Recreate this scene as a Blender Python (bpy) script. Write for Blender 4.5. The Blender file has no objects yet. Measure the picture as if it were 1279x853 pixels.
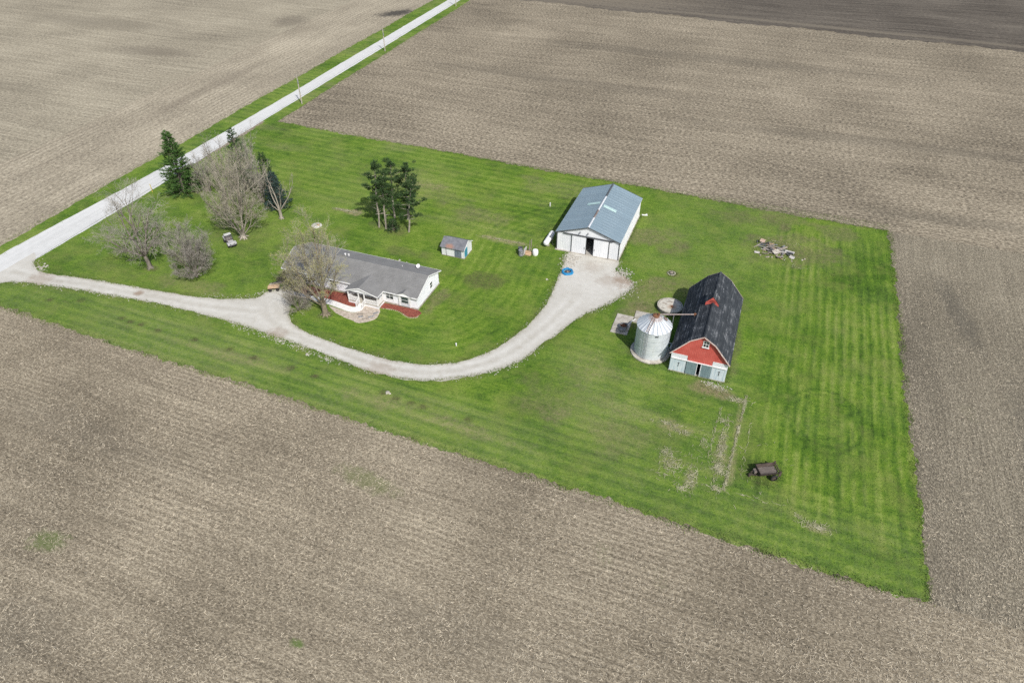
import bpy, bmesh, math, random
import numpy as np
from mathutils import Vector, Matrix
from math import radians, sin, cos, pi, sqrt, atan2

sc = bpy.context.scene
# ------------------------------------------------------------------ camera
cam_d = bpy.data.cameras.new('camera')
cam = bpy.data.objects.new('camera', cam_d)
sc.collection.objects.link(cam)
cam_d.sensor_width = 36.0
cam_d.lens = 24.0
cam_d.clip_start = 0.5
cam_d.clip_end = 6000
cam.location = (0, 0, 66)
cam.rotation_euler = (radians(50.6), 0, radians(20.6))
sc.camera = cam
# ------------------------------------------------------------------ sky and sun
SUN_EL = radians(46)
SUN_AZ = atan2(0.70, -0.66)            # clockwise from +Y, towards the sun
w = bpy.data.worlds.new('World')
sc.world = w
w.use_nodes = True
wn = w.node_tree
sky = wn.nodes.new('ShaderNodeTexSky')
sky.sky_type = 'NISHITA'
sky.sun_disc = False
sky.sun_elevation = SUN_EL
sky.sun_rotation = SUN_AZ
sky.air_density = 1.0
sky.dust_density = 2.5
wn.nodes['Background'].inputs['Strength'].default_value = 0.10
wn.links.new(sky.outputs['Color'], wn.nodes['Background'].inputs['Color'])
sun_d = bpy.data.lights.new('sun', 'SUN')
sun_d.energy = 3.3
sun_d.angle = radians(0.6)
sun_d.color = (1.0, 0.965, 0.92)
sun = bpy.data.objects.new('sun', sun_d)
sc.collection.objects.link(sun)
sd = Vector((sin(SUN_AZ) * cos(SUN_EL), cos(SUN_AZ) * cos(SUN_EL), sin(SUN_EL)))
sun.rotation_euler = sd.to_track_quat('Z', 'Y').to_euler()
sun.location = (60, -60, 120)
sc.view_settings.view_transform = 'Standard'
sc.view_settings.look = 'None'
sc.view_settings.gamma = 1.0
sc.view_settings.use_curve_mapping = False
sc.view_settings.exposure = 0.35
sc.cycles.use_denoising = False
sc.cycles.max_bounces = 6
sc.cycles.transparent_max_bounces = 8

# ------------------------------------------------------------------ helpers
COL = sc.collection
rng = random.Random(7)
nrs = np.random.RandomState(11)

class MB:
    """collects shapes into one mesh"""
    def __init__(s):
        s.v = []; s.f = []; s.mi = []; s.cur = 0
    def add(s, vs, fs):
        b = len(s.v)
        s.v += [tuple(p) for p in vs]
        for q in fs:
            s.f.append(tuple(b + i for i in q)); s.mi.append(s.cur)
        return s
    def box(s, x0, x1, y0, y1, z0, z1, M=None):
        vs = [Vector(p) for p in ((x0,y0,z0),(x1,y0,z0),(x1,y1,z0),(x0,y1,z0),(x0,y0,z1),(x1,y0,z1),(x1,y1,z1),(x0,y1,z1))]
        if M is not None: vs = [M @ p for p in vs]
        return s.add(vs, ((0,3,2,1),(4,5,6,7),(0,1,5,4),(1,2,6,5),(2,3,7,6),(3,0,4,7)))
    def bbox(s, c, size, rz=0, rx=0, ry=0, bev=0.0):
        """box with chamfered vertical and top edges, turned"""
        M = Matrix.Translation(c) @ Matrix.Rotation(rz,4,'Z') @ Matrix.Rotation(ry,4,'Y') @ Matrix.Rotation(rx,4,'X')
        a, b, h = size[0]/2, size[1]/2, size[2]/2
        if bev <= 0: return s.box(-a,a,-b,b,-h,h,M)
        e = bev
        ring = lambda k, z: [(-a+e+(-k),-b-k+0,z)]
        def oct_(i, z):
            A, B = a-i, b-i
            return [(-A+e,-B,z),(A-e,-B,z),(A,-B+e,z),(A,B-e,z),(A-e,B,z),(-A+e,B,z),(-A,B-e,z),(-A,-B+e,z)]
        vs = oct_(0,-h) + oct_(0,h-e) + oct_(e*0.8,h)
        fs = [tuple(range(7,-1,-1)), tuple(range(16,24))]
        for r in (0,8):
            for i in range(8):
                j = (i+1) % 8
                fs.append((r+i, r+j, r+8+j, r+8+i))
        return s.add([M @ Vector(p) for p in vs], fs)
    def tube(s, pts, radii, n=6, caps=True):
        pts = [Vector(p) for p in pts]
        if not hasattr(radii, '__len__'): radii = [radii]*len(pts)
        b = len(s.v); up = Vector((0,0,1)); fs = []
        prev = None
        for i, p in enumerate(pts):
            d = (pts[min(i+1,len(pts)-1)] - pts[max(i-1,0)])
            if d.length < 1e-9: d = Vector((0,0,1))
            d.normalize()
            if prev is None:
                a = d.cross(up)
                if a.length < 0.05: a = d.cross(Vector((1,0,0)))
            else:
                a = prev - d * prev.dot(d)
            a.normalize(); prev = a.copy(); c = d.cross(a)
            for k in range(n):
                t = 2*pi*k/n
                q = p + (a*cos(t) + c*sin(t))*radii[i]
                s.v.append((q.x,q.y,q.z))
        for i in range(len(pts)-1):
            for k in range(n):
                l = (k+1) % n
                s.f.append((b+i*n+k, b+i*n+l, b+(i+1)*n+l, b+(i+1)*n+k)); s.mi.append(s.cur)
        if caps:
            s.f.append(tuple(b+k for k in range(n-1,-1,-1))); s.mi.append(s.cur)
            s.f.append(tuple(b+(len(pts)-1)*n+k for k in range(n))); s.mi.append(s.cur)
        return s
    def bar(s, p, q, wd, hd):
        """rectangular bar from p to q"""
        p, q = Vector(p), Vector(q); d = (q-p); L = d.length; d.normalize()
        a = d.cross(Vector((0,0,1)))
        if a.length < 0.05: a = Vector((1,0,0))
        a.normalize(); c = a.cross(d)
        vs = []
        for e in (p, q):
            for (i, j) in ((-1,-1),(1,-1),(1,1),(-1,1)):
                vs.append(e + a*i*wd/2 + c*j*hd/2)
        return s.add(vs, ((3,2,1,0),(4,5,6,7),(0,1,5,4),(1,2,6,5),(2,3,7,6),(3,0,4,7)))
    def lathe(s, prof, n=24, c=(0,0,0), cap=True, a0=0.0):
        b = len(s.v)
        for (r, z) in prof:
            for k in range(n):
                t = a0 + 2*pi*k/n
                s.v.append((c[0]+r*cos(t), c[1]+r*sin(t), c[2]+z))
        for i in range(len(prof)-1):
            for k in range(n):
                l = (k+1) % n
                s.f.append((b+i*n+k, b+i*n+l, b+(i+1)*n+l, b+(i+1)*n+k)); s.mi.append(s.cur)
        if cap:
            s.f.append(tuple(b+k for k in range(n-1,-1,-1))); s.mi.append(s.cur)
            s.f.append(tuple(b+(len(prof)-1)*n+k for k in range(n))); s.mi.append(s.cur)
        return s
    def prism(s, poly, axis, a, b):
        """extrude a 2-D outline; axis 'y': poly is (x,z) from y=a to y=b; 'x': (y,z); 'z': (x,y)"""
        n = len(poly)
        def mk(p, t):
            return (p[0],t,p[1]) if axis == 'y' else ((t,p[0],p[1]) if axis == 'x' else (p[0],p[1],t))
        vs = [mk(p,a) for p in poly] + [mk(p,b) for p in poly]
        fs = [tuple(range(n)), tuple(range(2*n-1,n-1,-1))]
        for i in range(n):
            j = (i+1) % n
            fs.append((j, i, n+i, n+j))
        return s.add(vs, fs)
    def rock(s, c, r, rg, flat=0.7):
        vs = []
        for (x,y,z) in ((1,0,0),(0,1,0),(-1,0,0),(0,-1,0),(.5,.5,.7),(-.5,.5,.7),(-.5,-.5,.7),(.5,-.5,.7)):
            k = r*rg.uniform(.7,1.2)
            vs.append((c[0]+x*k, c[1]+y*k, c[2]+z*k*flat))
        return s.add(vs, ((0,1,4),(1,5,4),(1,2,5),(2,6,5),(2,3,6),(3,7,6),(3,0,7),(0,4,7),(4,5,6,7)))
    def mesh(s, name, mats, smooth=None, fix=True):
        me = bpy.data.meshes.new(name)
        me.from_pydata(s.v, [], s.f)
        for m in (mats if isinstance(mats, (list,tuple)) else [mats]): me.materials.append(m)
        if len(me.materials) > 1: me.polygons.foreach_set('material_index', s.mi)
        if fix:
            bm = bmesh.new(); bm.from_mesh(me)
            bmesh.ops.recalc_face_normals(bm, faces=bm.faces)
            bm.to_mesh(me); bm.free()
        if smooth is not None:
            me.polygons.foreach_set('use_smooth', [True]*len(me.polygons))
            if smooth < 180: me.set_sharp_from_angle(angle=radians(smooth))
        me.update()
        return me

def link(name, me, parent=None, loc=(0,0,0), rz=0):
    o = bpy.data.objects.new(name, me)
    COL.objects.link(o)
    o.location = loc; o.rotation_euler = (0,0,rz)
    if parent is not None: o.parent = parent
    return o
def tag(o, label=None, cat=None, group=None, kind=None):
    if label: o['label'] = label
    if cat: o['category'] = cat
    if group: o['group'] = group
    if kind: o['kind'] = kind
    return o
def thing(name, label, cat, loc=(0,0,0), rz=0, group=None):
    return tag(link(name, None, None, loc, rz), label, cat, group)
def part(name, mb, mat, parent, smooth=None, label=None, loc=(0,0,0), rz=0, fix=True):
    o = link(name, mb.mesh(name, mat, smooth, fix), parent, loc, rz)
    if label: o['label'] = label
    return o
def structure(name, me): return tag(link(name, me), kind='structure')
def copy_tree(o, parent=None):
    c = o.copy(); COL.objects.link(c); c.parent = parent
    for ch in list(o.children): copy_tree(ch, c)
    return c
def np_mesh(name, V, F, mat, attr=None):
    """V (n,3), F (m,k) same-size faces, via foreach_set"""
    me = bpy.data.meshes.new(name)
    n, (m, k) = len(V), F.shape
    me.vertices.add(n); me.vertices.foreach_set('co', np.asarray(V, np.float32).ravel())
    me.loops.add(m*k); me.loops.foreach_set('vertex_index', F.astype(np.int32).ravel())
    me.polygons.add(m); me.polygons.foreach_set('loop_start', np.arange(0, m*k, k, dtype=np.int32))
    me.polygons.foreach_set('loop_total', np.full(m, k, np.int32))
    if mat: me.materials.append(mat)
    for nm, arr in (attr or {}).items():
        a = me.attributes.new(nm, 'FLOAT_COLOR', 'POINT')
        a.data.foreach_set('color', np.asarray(arr, np.float32).ravel())
    me.update(calc_edges=True); me.validate()
    return me

# ------------------------------------------------------------------ node helper
class NT:
    def __init__(s, name):
        s.m = bpy.data.materials.new(name); s.m.use_nodes = True
        s.t = s.m.node_tree; s.n = s.t.nodes; s.b = s.n['Principled BSDF']
        s.b.inputs['Specular IOR Level'].default_value = 0.3
        s.co = s.n.new('ShaderNodeTexCoord').outputs['Object']
    def put(s, sock, v):
        if hasattr(v, 'is_linked') or isinstance(v, bpy.types.NodeSocket): s.t.links.new(v, sock)
        elif isinstance(v, (tuple, list)) and len(v) == 3 and len(sock.default_value) == 4: sock.default_value = (*v, 1)
        else: sock.default_value = v
    def map(s, vec=None, scale=(1,1,1), rot=(0,0,0), loc=(0,0,0)):
        n = s.n.new('ShaderNodeMapping'); s.put(n.inputs['Vector'], vec or s.co)
        n.inputs['Scale'].default_value = scale; n.inputs['Rotation'].default_value = rot; n.inputs['Location'].default_value = loc
        return n.outputs[0]
    def noise(s, scale, detail=3, rough=.55, vec=None, dist=0, col=False):
        n = s.n.new('ShaderNodeTexNoise'); s.put(n.inputs['Vector'], vec or s.co)
        n.inputs['Scale'].default_value = scale; n.inputs['Detail'].default_value = detail
        n.inputs['Roughness'].default_value = rough; n.inputs['Distortion'].default_value = dist
        return n.outputs['Color' if col else 'Fac']
    def voro(s, scale, vec=None, feat='F1', out='Distance'):
        n = s.n.new('ShaderNodeTexVoronoi'); n.feature = feat; s.put(n.inputs['Vector'], vec or s.co)
        n.inputs['Scale'].default_value = scale
        return n.outputs[out]
    def wave(s, scale, vec=None, dirn='X', dist=1.0, detail=2, dscale=1.0):
        n = s.n.new('ShaderNodeTexWave'); n.bands_direction = dirn; s.put(n.inputs['Vector'], vec or s.co)
        n.inputs['Scale'].default_value = scale; n.inputs['Distortion'].default_value = dist
        n.inputs['Detail'].default_value = detail; n.inputs['Detail Scale'].default_value = dscale
        return n.outputs['Fac']
    def math(s, op, a, b=0.0, c=None, clamp=False):
        n = s.n.new('ShaderNodeMath'); n.operation = op; n.use_clamp = clamp
        s.put(n.inputs[0], a); s.put(n.inputs[1], b)
        if c is not None: s.put(n.inputs[2], c)
        return n.outputs[0]
    def add(s, *terms):
        """sum of (weight, socket)"""
        r = None
        for wgt, k in terms:
            x = s.math('MULTIPLY', k, wgt)
            r = x if r is None else s.math('ADD', r, x)
        return r
    def rng(s, v, a, b, c=0.0, d=1.0):
        n = s.n.new('ShaderNodeMapRange'); n.clamp = True
        for i, x in enumerate((v,a,b,c,d)): s.put(n.inputs[i], x)
        return n.outputs[0]
    def mix(s, f, a, b, mode='MIX'):
        n = s.n.new('ShaderNodeMix'); n.data_type = 'RGBA'; n.blend_type = mode
        s.put(n.inputs[0], f); s.put(n.inputs[6], a); s.put(n.inputs[7], b)
        return n.outputs[2]
    def ramp(s, f, stops):
        n = s.n.new('ShaderNodeValToRGB'); s.put(n.inputs[0], f)
        e = n.color_ramp.elements
        while len(e) < len(stops): e.new(0.5)
        for k, (p, c) in zip(e, stops): k.position = p; k.color = (*c, 1)
        return n.outputs[0]
    def attr(s, name, sep=True):
        n = s.n.new('ShaderNodeAttribute'); n.attribute_name = name
        if not sep: return n.outputs['Color']
        q = s.n.new('ShaderNodeSeparateColor'); s.t.links.new(n.outputs['Color'], q.inputs[0])
        return q.outputs
    def sep(s, vec=None):
        n = s.n.new('ShaderNodeSeparateXYZ'); s.put(n.inputs[0], vec or s.co)
        return n.outputs
    def rnd(s):
        n = s.n.new('ShaderNodeObjectInfo'); return n.outputs['Random']
    def bump(s, h, strength=.4, dist=.05):
        n = s.n.new('ShaderNodeBump'); n.inputs['Strength'].default_value = strength
        n.inputs['Distance'].default_value = dist; s.put(n.inputs['Height'], h)
        s.t.links.new(n.outputs[0], s.b.inputs['Normal'])
    def out(s, col, rough=.85, metal=0.0, spec=None):
        s.put(s.b.inputs['Base Color'], col); s.put(s.b.inputs['Roughness'], rough); s.put(s.b.inputs['Metallic'], metal)
        if spec is not None: s.b.inputs['Specular IOR Level'].default_value = spec
        return s.m

def MIX(name, c1, c2, scale=3.0, rough=.8, metal=0.0, bump=0.0, stretch=(1,1,1), detail=4, lo=.35, hi=.65, rv=0.0, spec=None):
    """two tones blended by noise, with a little random shift per object"""
    t = NT(name)
    f = t.noise(scale, detail, .6, t.map(scale=stretch))
    c = t.mix(t.rng(f, lo, hi), c1, c2)
    if rv:
        k = t.rng(t.rnd(), 0, 1, 1-rv, 1+rv)
        cc = t.n.new('ShaderNodeCombineColor')
        for i in range(3): t.put(cc.inputs[i], k)
        c = t.mix(1.0, c, cc.outputs[0], 'MULTIPLY')
    if bump: t.bump(f, bump, .03)
    return t.out(c, rough, metal, spec)
# ------------------------------------------------------------------ ground materials
def stubble(name, along, soil, mid, straw, row=.10, streak=.22, seed=0.0, green=True, rowp=.76, contrast=1.0, fine=5.5, spots=()):
    """crop residue on tilled soil; rows run along 'X' or 'Y'"""
    t = NT(name)
    loc = (seed*31.7, seed*17.3, 0)
    v = t.map(loc=loc)
    warp = t.noise(.02, 2, .5, v, col=True)
    wv = t.n.new('ShaderNodeVectorMath'); wv.operation = 'MULTIPLY_ADD'
    t.put(wv.inputs[0], warp); wv.inputs[1].default_value = (9,9,0); t.put(wv.inputs[2], v)
    v2 = wv.outputs[0]
    st = (.035, .55, 1) if along == 'X' else (.55, .035, 1)
    st2 = (.02, 2.2, 1) if along == 'X' else (2.2, .02, 1)
    st3 = (.5, 1.0, 1) if along == 'X' else (1.0, .5, 1)
    n1 = t.rng(t.noise(fine, 4, .80, t.map(v, st3)), .28, .72)
    n2 = t.noise(1.1, 3, .6, v)
    s1 = t.noise(1.0, 3, .6, t.map(v2, st))
    s2 = t.noise(1.0, 2, .6, t.map(v2, st2))
    big = t.noise(.028, 4, .6, v)
    rows = t.wave(2*pi/(rowp*20)*1.0, t.map(v), 'Y' if along == 'X' else 'X', 2.2, 2, .6)
    rmask = t.rng(t.noise(.05, 2, .5, v), .42, .62)
    f = t.add((.60*contrast, n1), (.22, n2), (streak, s1), (streak*.6, s2), (.36, big), (row, t.math('MULTIPLY', rows, rmask)))
    f = t.math('SUBTRACT', f, .30*contrast + .11 + streak*.8 + .18 + row*.25 - .5)
    c = t.ramp(f, [(.24, soil), (.50, mid), (.80, straw)])
    if green:
        gm = t.math('MULTIPLY', t.rng(t.noise(.045, 3, .6, t.map(v, loc=(3.1,8.2,0))), .66, .74), t.rng(t.noise(3.5, 3, .7, v), .48, .62))
        c = t.mix(t.math('MULTIPLY', gm, .55), c, (.10, .15, .035))
    for (x, y, rx, ry, rz, col, k) in spots:
        mv = t.n.new('ShaderNodeMapping'); mv.vector_type = 'TEXTURE'; t.put(mv.inputs[0], t.co)
        mv.inputs['Location'].default_value = (x,y,0); mv.inputs['Rotation'].default_value = (0,0,rz); mv.inputs['Scale'].default_value = (rx,ry,1)
        ln = t.n.new('ShaderNodeVectorMath'); ln.operation = 'LENGTH'; t.put(ln.inputs[0], mv.outputs[0])
        d = t.math('ADD', ln.outputs['Value'], t.math('MULTIPLY', t.math('SUBTRACT', t.noise(.9, 4, .75, v), .5), 2.2))
        c = t.mix(t.math('MULTIPLY', t.rng(d, 1.05, .45), k), c, col)
    t.bump(n1, .35, .06)
    return t.out(c, .95, 0, .1)

SOIL, MID, STRAW = (.070,.060,.043), (.222,.188,.134), (.530,.468,.345)
m_front = stubble('stubble_front', 'X', SOIL, MID, STRAW, .10, .20, 1.0, spots=((-64.7,23.9,2.6,1.6,.2,(.10,.15,.035),.55),(-35.3,44,5,1.6,-.1,(.13,.16,.05),.45),(-31.7,23.7,.9,.5,0,(.09,.15,.03),.7),(-60,14,9,5,.3,(.095,.085,.066),.35),(-15,30,20,3,-.05,(.12,.105,.08),.25),(-75,38,22,3,-.05,(.12,.105,.08),.25)))
m_right = stubble('stubble_right', 'Y', (.066,.059,.046), (.176,.154,.112), (.42,.375,.28), .06, .16, 2.0, contrast=1.15, spots=((42,70,3,26,0,(.085,.078,.063),.35),(36,108,2,12,.2,(.075,.07,.058),.4)))
m_north = stubble('stubble_north', 'X', (.076,.066,.051), (.216,.184,.132), (.47,.41,.305), .05, .30, 3.0, False, fine=2.8, contrast=1.5, spots=((30,175,55,4,.05,(.10,.088,.068),.35),(-60,190,50,4,-.03,(.11,.096,.074),.3),(-20,225,70,5,.02,(.10,.088,.068),.35),(40,140,20,3,.1,(.10,.09,.07),.35)))
m_west = stubble('stubble_west', 'X', (.135,.120,.092), (.300,.266,.196), (.50,.455,.345), .07, .32, 4.0, False, 1.5, 1.0, fine=2.4, spots=((-185,170,18,6,.1,(.14,.12,.092),.5),(-165,215,7,9,.3,(.13,.11,.085),.5),(-230,190,40,8,.05,(.16,.14,.105),.45),(-210,130,30,4,.03,(.16,.14,.105),.4)))
m_head = stubble('stubble_headland', 'Y', (.135,.117,.090), (.308,.270,.200), (.53,.475,.36), .12, .24, 5.0, False, 1.5, 1.0, fine=2.4, spots=((-134.5,238,9,4.5,.9,(.045,.043,.040),.85),(-146,150,3,30,0,(.15,.125,.095),.4)))
m_dark = stubble('dark_tilled_soil', 'X', (.044,.038,.031), (.108,.094,.076), (.22,.195,.155), .03, .50, 6.0, False, .76, .6, fine=1.8, spots=((-95,290,75,22,0,(.20,.172,.128),.75),(20,274,160,2.2,-.034,(.19,.165,.125),.6)))
m_base = stubble('far_stubble', 'X', SOIL, MID, (.42,.38,.30), .05, .25, 7.0, False, fine=1.5)

def lawn_mat():
    t = NT('mown_grass')
    R, G, B = t.attr('tint')[:3]
    at = [n for n in t.n if n.type == 'ATTRIBUTE'][0]; A = at.outputs['Alpha']
    n1 = t.rng(t.noise(2.6, 5, .78), .25, .75)
    n2 = t.noise(.8, 4, .68)
    big = t.noise(.07, 4, .6)
    xs = t.sep()[0]
    sy = t.noise(1.0, 4, .7, t.map(scale=(2.4,.16,1))); sx_ = t.noise(1.0, 4, .7, t.map(scale=(.16,2.4,1), rot=(0,0,.03)))
    em = t.rng(xs, 3, 11)
    stk = t.add((1.0, t.math('MULTIPLY', sy, em)), (1.0, t.math('MULTIPLY', sx_, t.math('SUBTRACT', 1.0, em))))
    # blades pushed one way or the other by the mower (G), clumps and patches (noise)
    f = t.add((.46, n1), (.50, n2), (.40, big), (.52, G), (.58, stk))
    f = t.math('SUBTRACT', f, .705)
    c = t.ramp(f, [(.14,(.026,.060,.010)), (.42,(.074,.147,.016)), (.62,(.130,.212,.024)), (.90,(.225,.290,.060))])
    yel = t.math('MULTIPLY', t.rng(t.noise(.19, 4, .7, t.map(loc=(5,9,0))), .48, .70), .60)
    c = t.mix(yel, c, (.185,.215,.055))
    pale = t.math('MULTIPLY', t.math('ADD', A, t.math('MULTIPLY', t.rng(t.noise(.11, 4, .65, t.map(loc=(1,6,0))), .46, .72), .26)), t.rng(t.noise(1.7, 4, .75, t.map(loc=(4,2,0))), .28, .66), clamp=True)
    c = t.mix(pale, c, (.165,.205,.082))
    dry = t.math('MULTIPLY', R, t.rng(t.noise(1.3, 4, .75, t.map(loc=(7,1,0))), .30, .62), clamp=True)
    c = t.mix(dry, c, (.31,.265,.150))
    fl = t.rng(t.noise(4.5, 3, .7, t.map(loc=(8,3,0))), .66, .76)
    c = t.mix(t.math('MULTIPLY', fl, .55), c, (.30,.31,.085))
    soil = t.math('MULTIPLY', B, t.rng(t.noise(2.2, 3, .7, t.map(loc=(2,4,0))), .25, .6), clamp=True)
    c = t.mix(soil, c, (.085,.080,.038))
    t.bump(t.math('ADD', n1, n2), .5, .10)
    return t.out(c, .92, 0, .12)
m_lawn = lawn_mat()

def gravel_mat(name, a, b, c_, mud=None, tracks=False, wear=False):
    t = NT(name)
    n1 = t.noise(7.0, 4, .8); n2 = t.noise(.9, 4, .65); n3 = t.noise(.12, 3, .6)
    f = t.math('SUBTRACT', t.add((.45, n1), (.35, n2), (.35, n3)), .075)
    if tracks: 
        f = t.math('ADD', f, t.math('MULTIPLY', t.math('SUBTRACT', t.noise(1.0, 2, .5, t.map(scale=(1.5,.02,1))), .5), .35))
    if wear:
        W = t.attr('wear')
        f = t.math('ADD', f, t.add((.12, W[0]), (-.07, W[2]), (-.16, t.math('MULTIPLY', W[1], t.rng(n2,.3,.7)))))
    c = t.ramp(f, [(.22, a), (.5, b), (.76, c_)])
    if wear:
        c = t.mix(t.math('MULTIPLY', t.math('MULTIPLY', W[1], t.rng(t.noise(1.6,4,.75),.42,.66)), .65), c, (.20,.185,.105))
        c = t.mix(t.math('MULTIPLY', t.math('MULTIPLY', W[2], t.rng(t.noise(.5,4,.75),.5,.75)), .45), c, (.27,.235,.16))
    if mud:
        for (x, y, r, s_) in mud:
            n = t.n.new('ShaderNodeVectorMath'); n.operation = 'DISTANCE'
            t.put(n.inputs[0], t.co); n.inputs[1].default_value = (x, y, 0.02)
            d = t.math('ADD', n.outputs['Value'], t.math('MULTIPLY', t.math('SUBTRACT', n2, .5), r*1.6))
            c = t.mix(t.math('MULTIPLY', t.rng(d, r, r*.35), s_), c, (.27,.20,.145))
    t.bump(n1, .3, .04)
    return t.out(c, .95, 0, .15)
m_road = gravel_mat('white_gravel', (.44,.44,.42), (.565,.57,.55), (.66,.665,.645), None, True)
m_drive = gravel_mat('driveway_gravel', (.355,.332,.280), (.48,.465,.415), (.60,.592,.545),
                     [(-16.0,97.3,2.6,.75), (-18.6,96.2,2.4,.3), (-22.5,99.5,2.5,.25), (-44,62.5,3.0,.35), (-91,65.2,1.0,.8), (-110,62.5,3,.4), (-63,64.2,2.0,.5)], wear=True)
m_stone = MIX('loose_limestone', (.26,.24,.20), (.54,.515,.46), 2.5, .95)
m_residue = MIX('corn_residue', (.23,.19,.135), (.60,.53,.40), 1.7, .9, lo=.3, hi=.6)
m_tuft = MIX('long_grass', (.07,.125,.022), (.19,.235,.075), .8, .9)
m_blade = MIX('grass_blades', (.05,.115,.016), (.165,.24,.045), .6, .9, lo=.3, hi=.7)
m_straw = MIX('dry_clippings', (.26,.255,.14), (.46,.44,.30), 1.2, .95)

# ------------------------------------------------------------------ ground sheets
def sheet(name, pts, z, mat):
    me = bpy.data.meshes.new(name)
    me.from_pydata([(x,y,z) for x,y in pts], [], [tuple(range(len(pts)))])
    me.materials.append(mat)
    bm = bmesh.new(); bm.from_mesh(me)
    for f in bm.faces:
        if f.normal.z < 0: f.normal_flip()
    if len(pts) > 8: bmesh.ops.triangulate(bm, faces=bm.faces)
    bm.to_mesh(me); bm.free()
    return me
structure('ground', sheet('ground', [(-2500,-1500),(2500,-1500),(2500,3500),(-2500,3500)], -.012, m_base))

def wob(t, seed, amp, f=1.0):
    """smooth 1-D wobble"""
    t = np.asarray(t, float)
    return amp*(.5*np.sin(t*.13*f+seed) + .35*np.sin(t*.71*f+seed*2.3) + .3*np.sin(t*1.9*f+seed*5.1) + .25*np.sin(t*4.7*f+seed*3.3))
def edge(p, q, n, seed, amp):
    t = np.linspace(0, 1, n)
    L = math.dist(p, q)
    x = p[0]+(q[0]-p[0])*t; y = p[1]+(q[1]-p[1])*t
    nx, ny = -(q[1]-p[1])/L, (q[0]-p[0])/L
    o = wob(t*L, seed, amp)
    return list(zip((x+nx*o).tolist(), (y+ny*o).tolist()))

structure('front_field', sheet('front_field', [(-112,-300),(900,-300),(900,50.4),(27,50.4),(-112,55)], -.008, m_front))
structure('right_field', sheet('right_field', [(26,50.4),(900,50.4),(900,131),(26,131)], -.008, m_right))
structure('north_field', sheet('north_field', edge((-113.9,136),(-116.6,271.5),80,1.0,.25) + [(900,240),(900,131),(26.5,131)], -.008, m_north))
structure('dark_field', sheet('dark_field', [(-117,272.3)] + edge((-116.5,272.5),(400,255),400,4.0,1.6) + [(900,240),(900,1500),(-117,1500)], -.004, m_dark))
structure('west_field', sheet('west_field', [(-2000,-300),(-157,-300),(-157,92)] + edge((-157,93),(-159.5,226),80,2.0,.5) + [(-162,1500),(-2000,1500)], -.008, m_west))
structure('west_headland', sheet('west_headland', [(-124,-300),(-124,66),(-130,265),(-146,1500),(-163,1500),(-160,226),(-157.5,93),(-157.5,-300)], -.010, m_head))

# lawn: a fine patch whose tint records wear, dry grass and mowing direction
DRU = [(-115.73,66.41),(-114.19,65.33),(-111.16,64.3),(-101.1,65.59),(-91.72,66.51),(-80.73,67.86),(-75.24,69.44),(-71.9,70.9),(-71.1,73.2),(-69.0,74.9),(-66.2,72.8),(-63.81,68.69),(-61.14,66.76),(-57.39,65.87),(-53.16,65.4),(-47.03,64.99),(-42.91,64.95),(-38.41,65.74),(-34.4,67.56),(-30.99,71.08),(-28.29,76.76),(-26.81,83.09),(-26.51,88.0),(-26.79,91.9),(-27.14,97.31),(-27.77,101.51),(-27.01,103.1)]
DRL = [(-18.6,103.1),(-18.25,102.08),(-18.09,99.66),(-16.07,98.46),(-14.38,96.67),(-14.57,94.69),(-16.2,91.15),(-18.2,87.84),(-19.56,86.16),(-21.39,81.83),(-22.38,78.98),(-23.76,76.01),(-25.27,71.75),(-27.23,69.23),(-30.17,66.38),(-34.0,63.95),(-36.84,62.56),(-41.15,61.66),(-44.78,61.55),(-48.32,61.79),(-51.23,62.24),(-55.39,62.82),(-60.4,63.36),(-62.79,63.58),(-70.76,64.12),(-80.91,64.02),(-87.79,63.72),(-94.51,63.05),(-100.41,62.5),(-109.32,61.08),(-113.59,60.14),(-115.6,58.6)]
def dist_poly(X, Y, pl):
    D = np.full(X.shape, 1e9)
    for (a, b), (c, d) in zip(pl[:-1], pl[1:]):
        dx, dy = c-a, d-b; L2 = dx*dx+dy*dy
        t = np.clip(((X-a)*dx+(Y-b)*dy)/L2, 0, 1)
        D = np.minimum(D, np.hypot(X-a-t*dx, Y-b-t*dy))
    return D
def vnoise(X, Y, sc_, seed):
    """cheap smooth value noise"""
    rs = np.random.RandomState(seed); T = rs.rand(64,64)
    x, y = X*sc_, Y*sc_; i, j = np.floor(x).astype(int), np.floor(y).astype(int)
    u, v = x-i, y-j; u = u*u*(3-2*u); v = v*v*(3-2*v)
    g = lambda a, b: T[a % 64, b % 64]
    return (g(i,j)*(1-u)+g(i+1,j)*u)*(1-v) + (g(i,j+1)*(1-u)+g(i+1,j+1)*u)*v
def sm(x, a, b): 
    t = np.clip((x-a)/(b-a), 0, 1); return t*t*(3-2*t)

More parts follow.
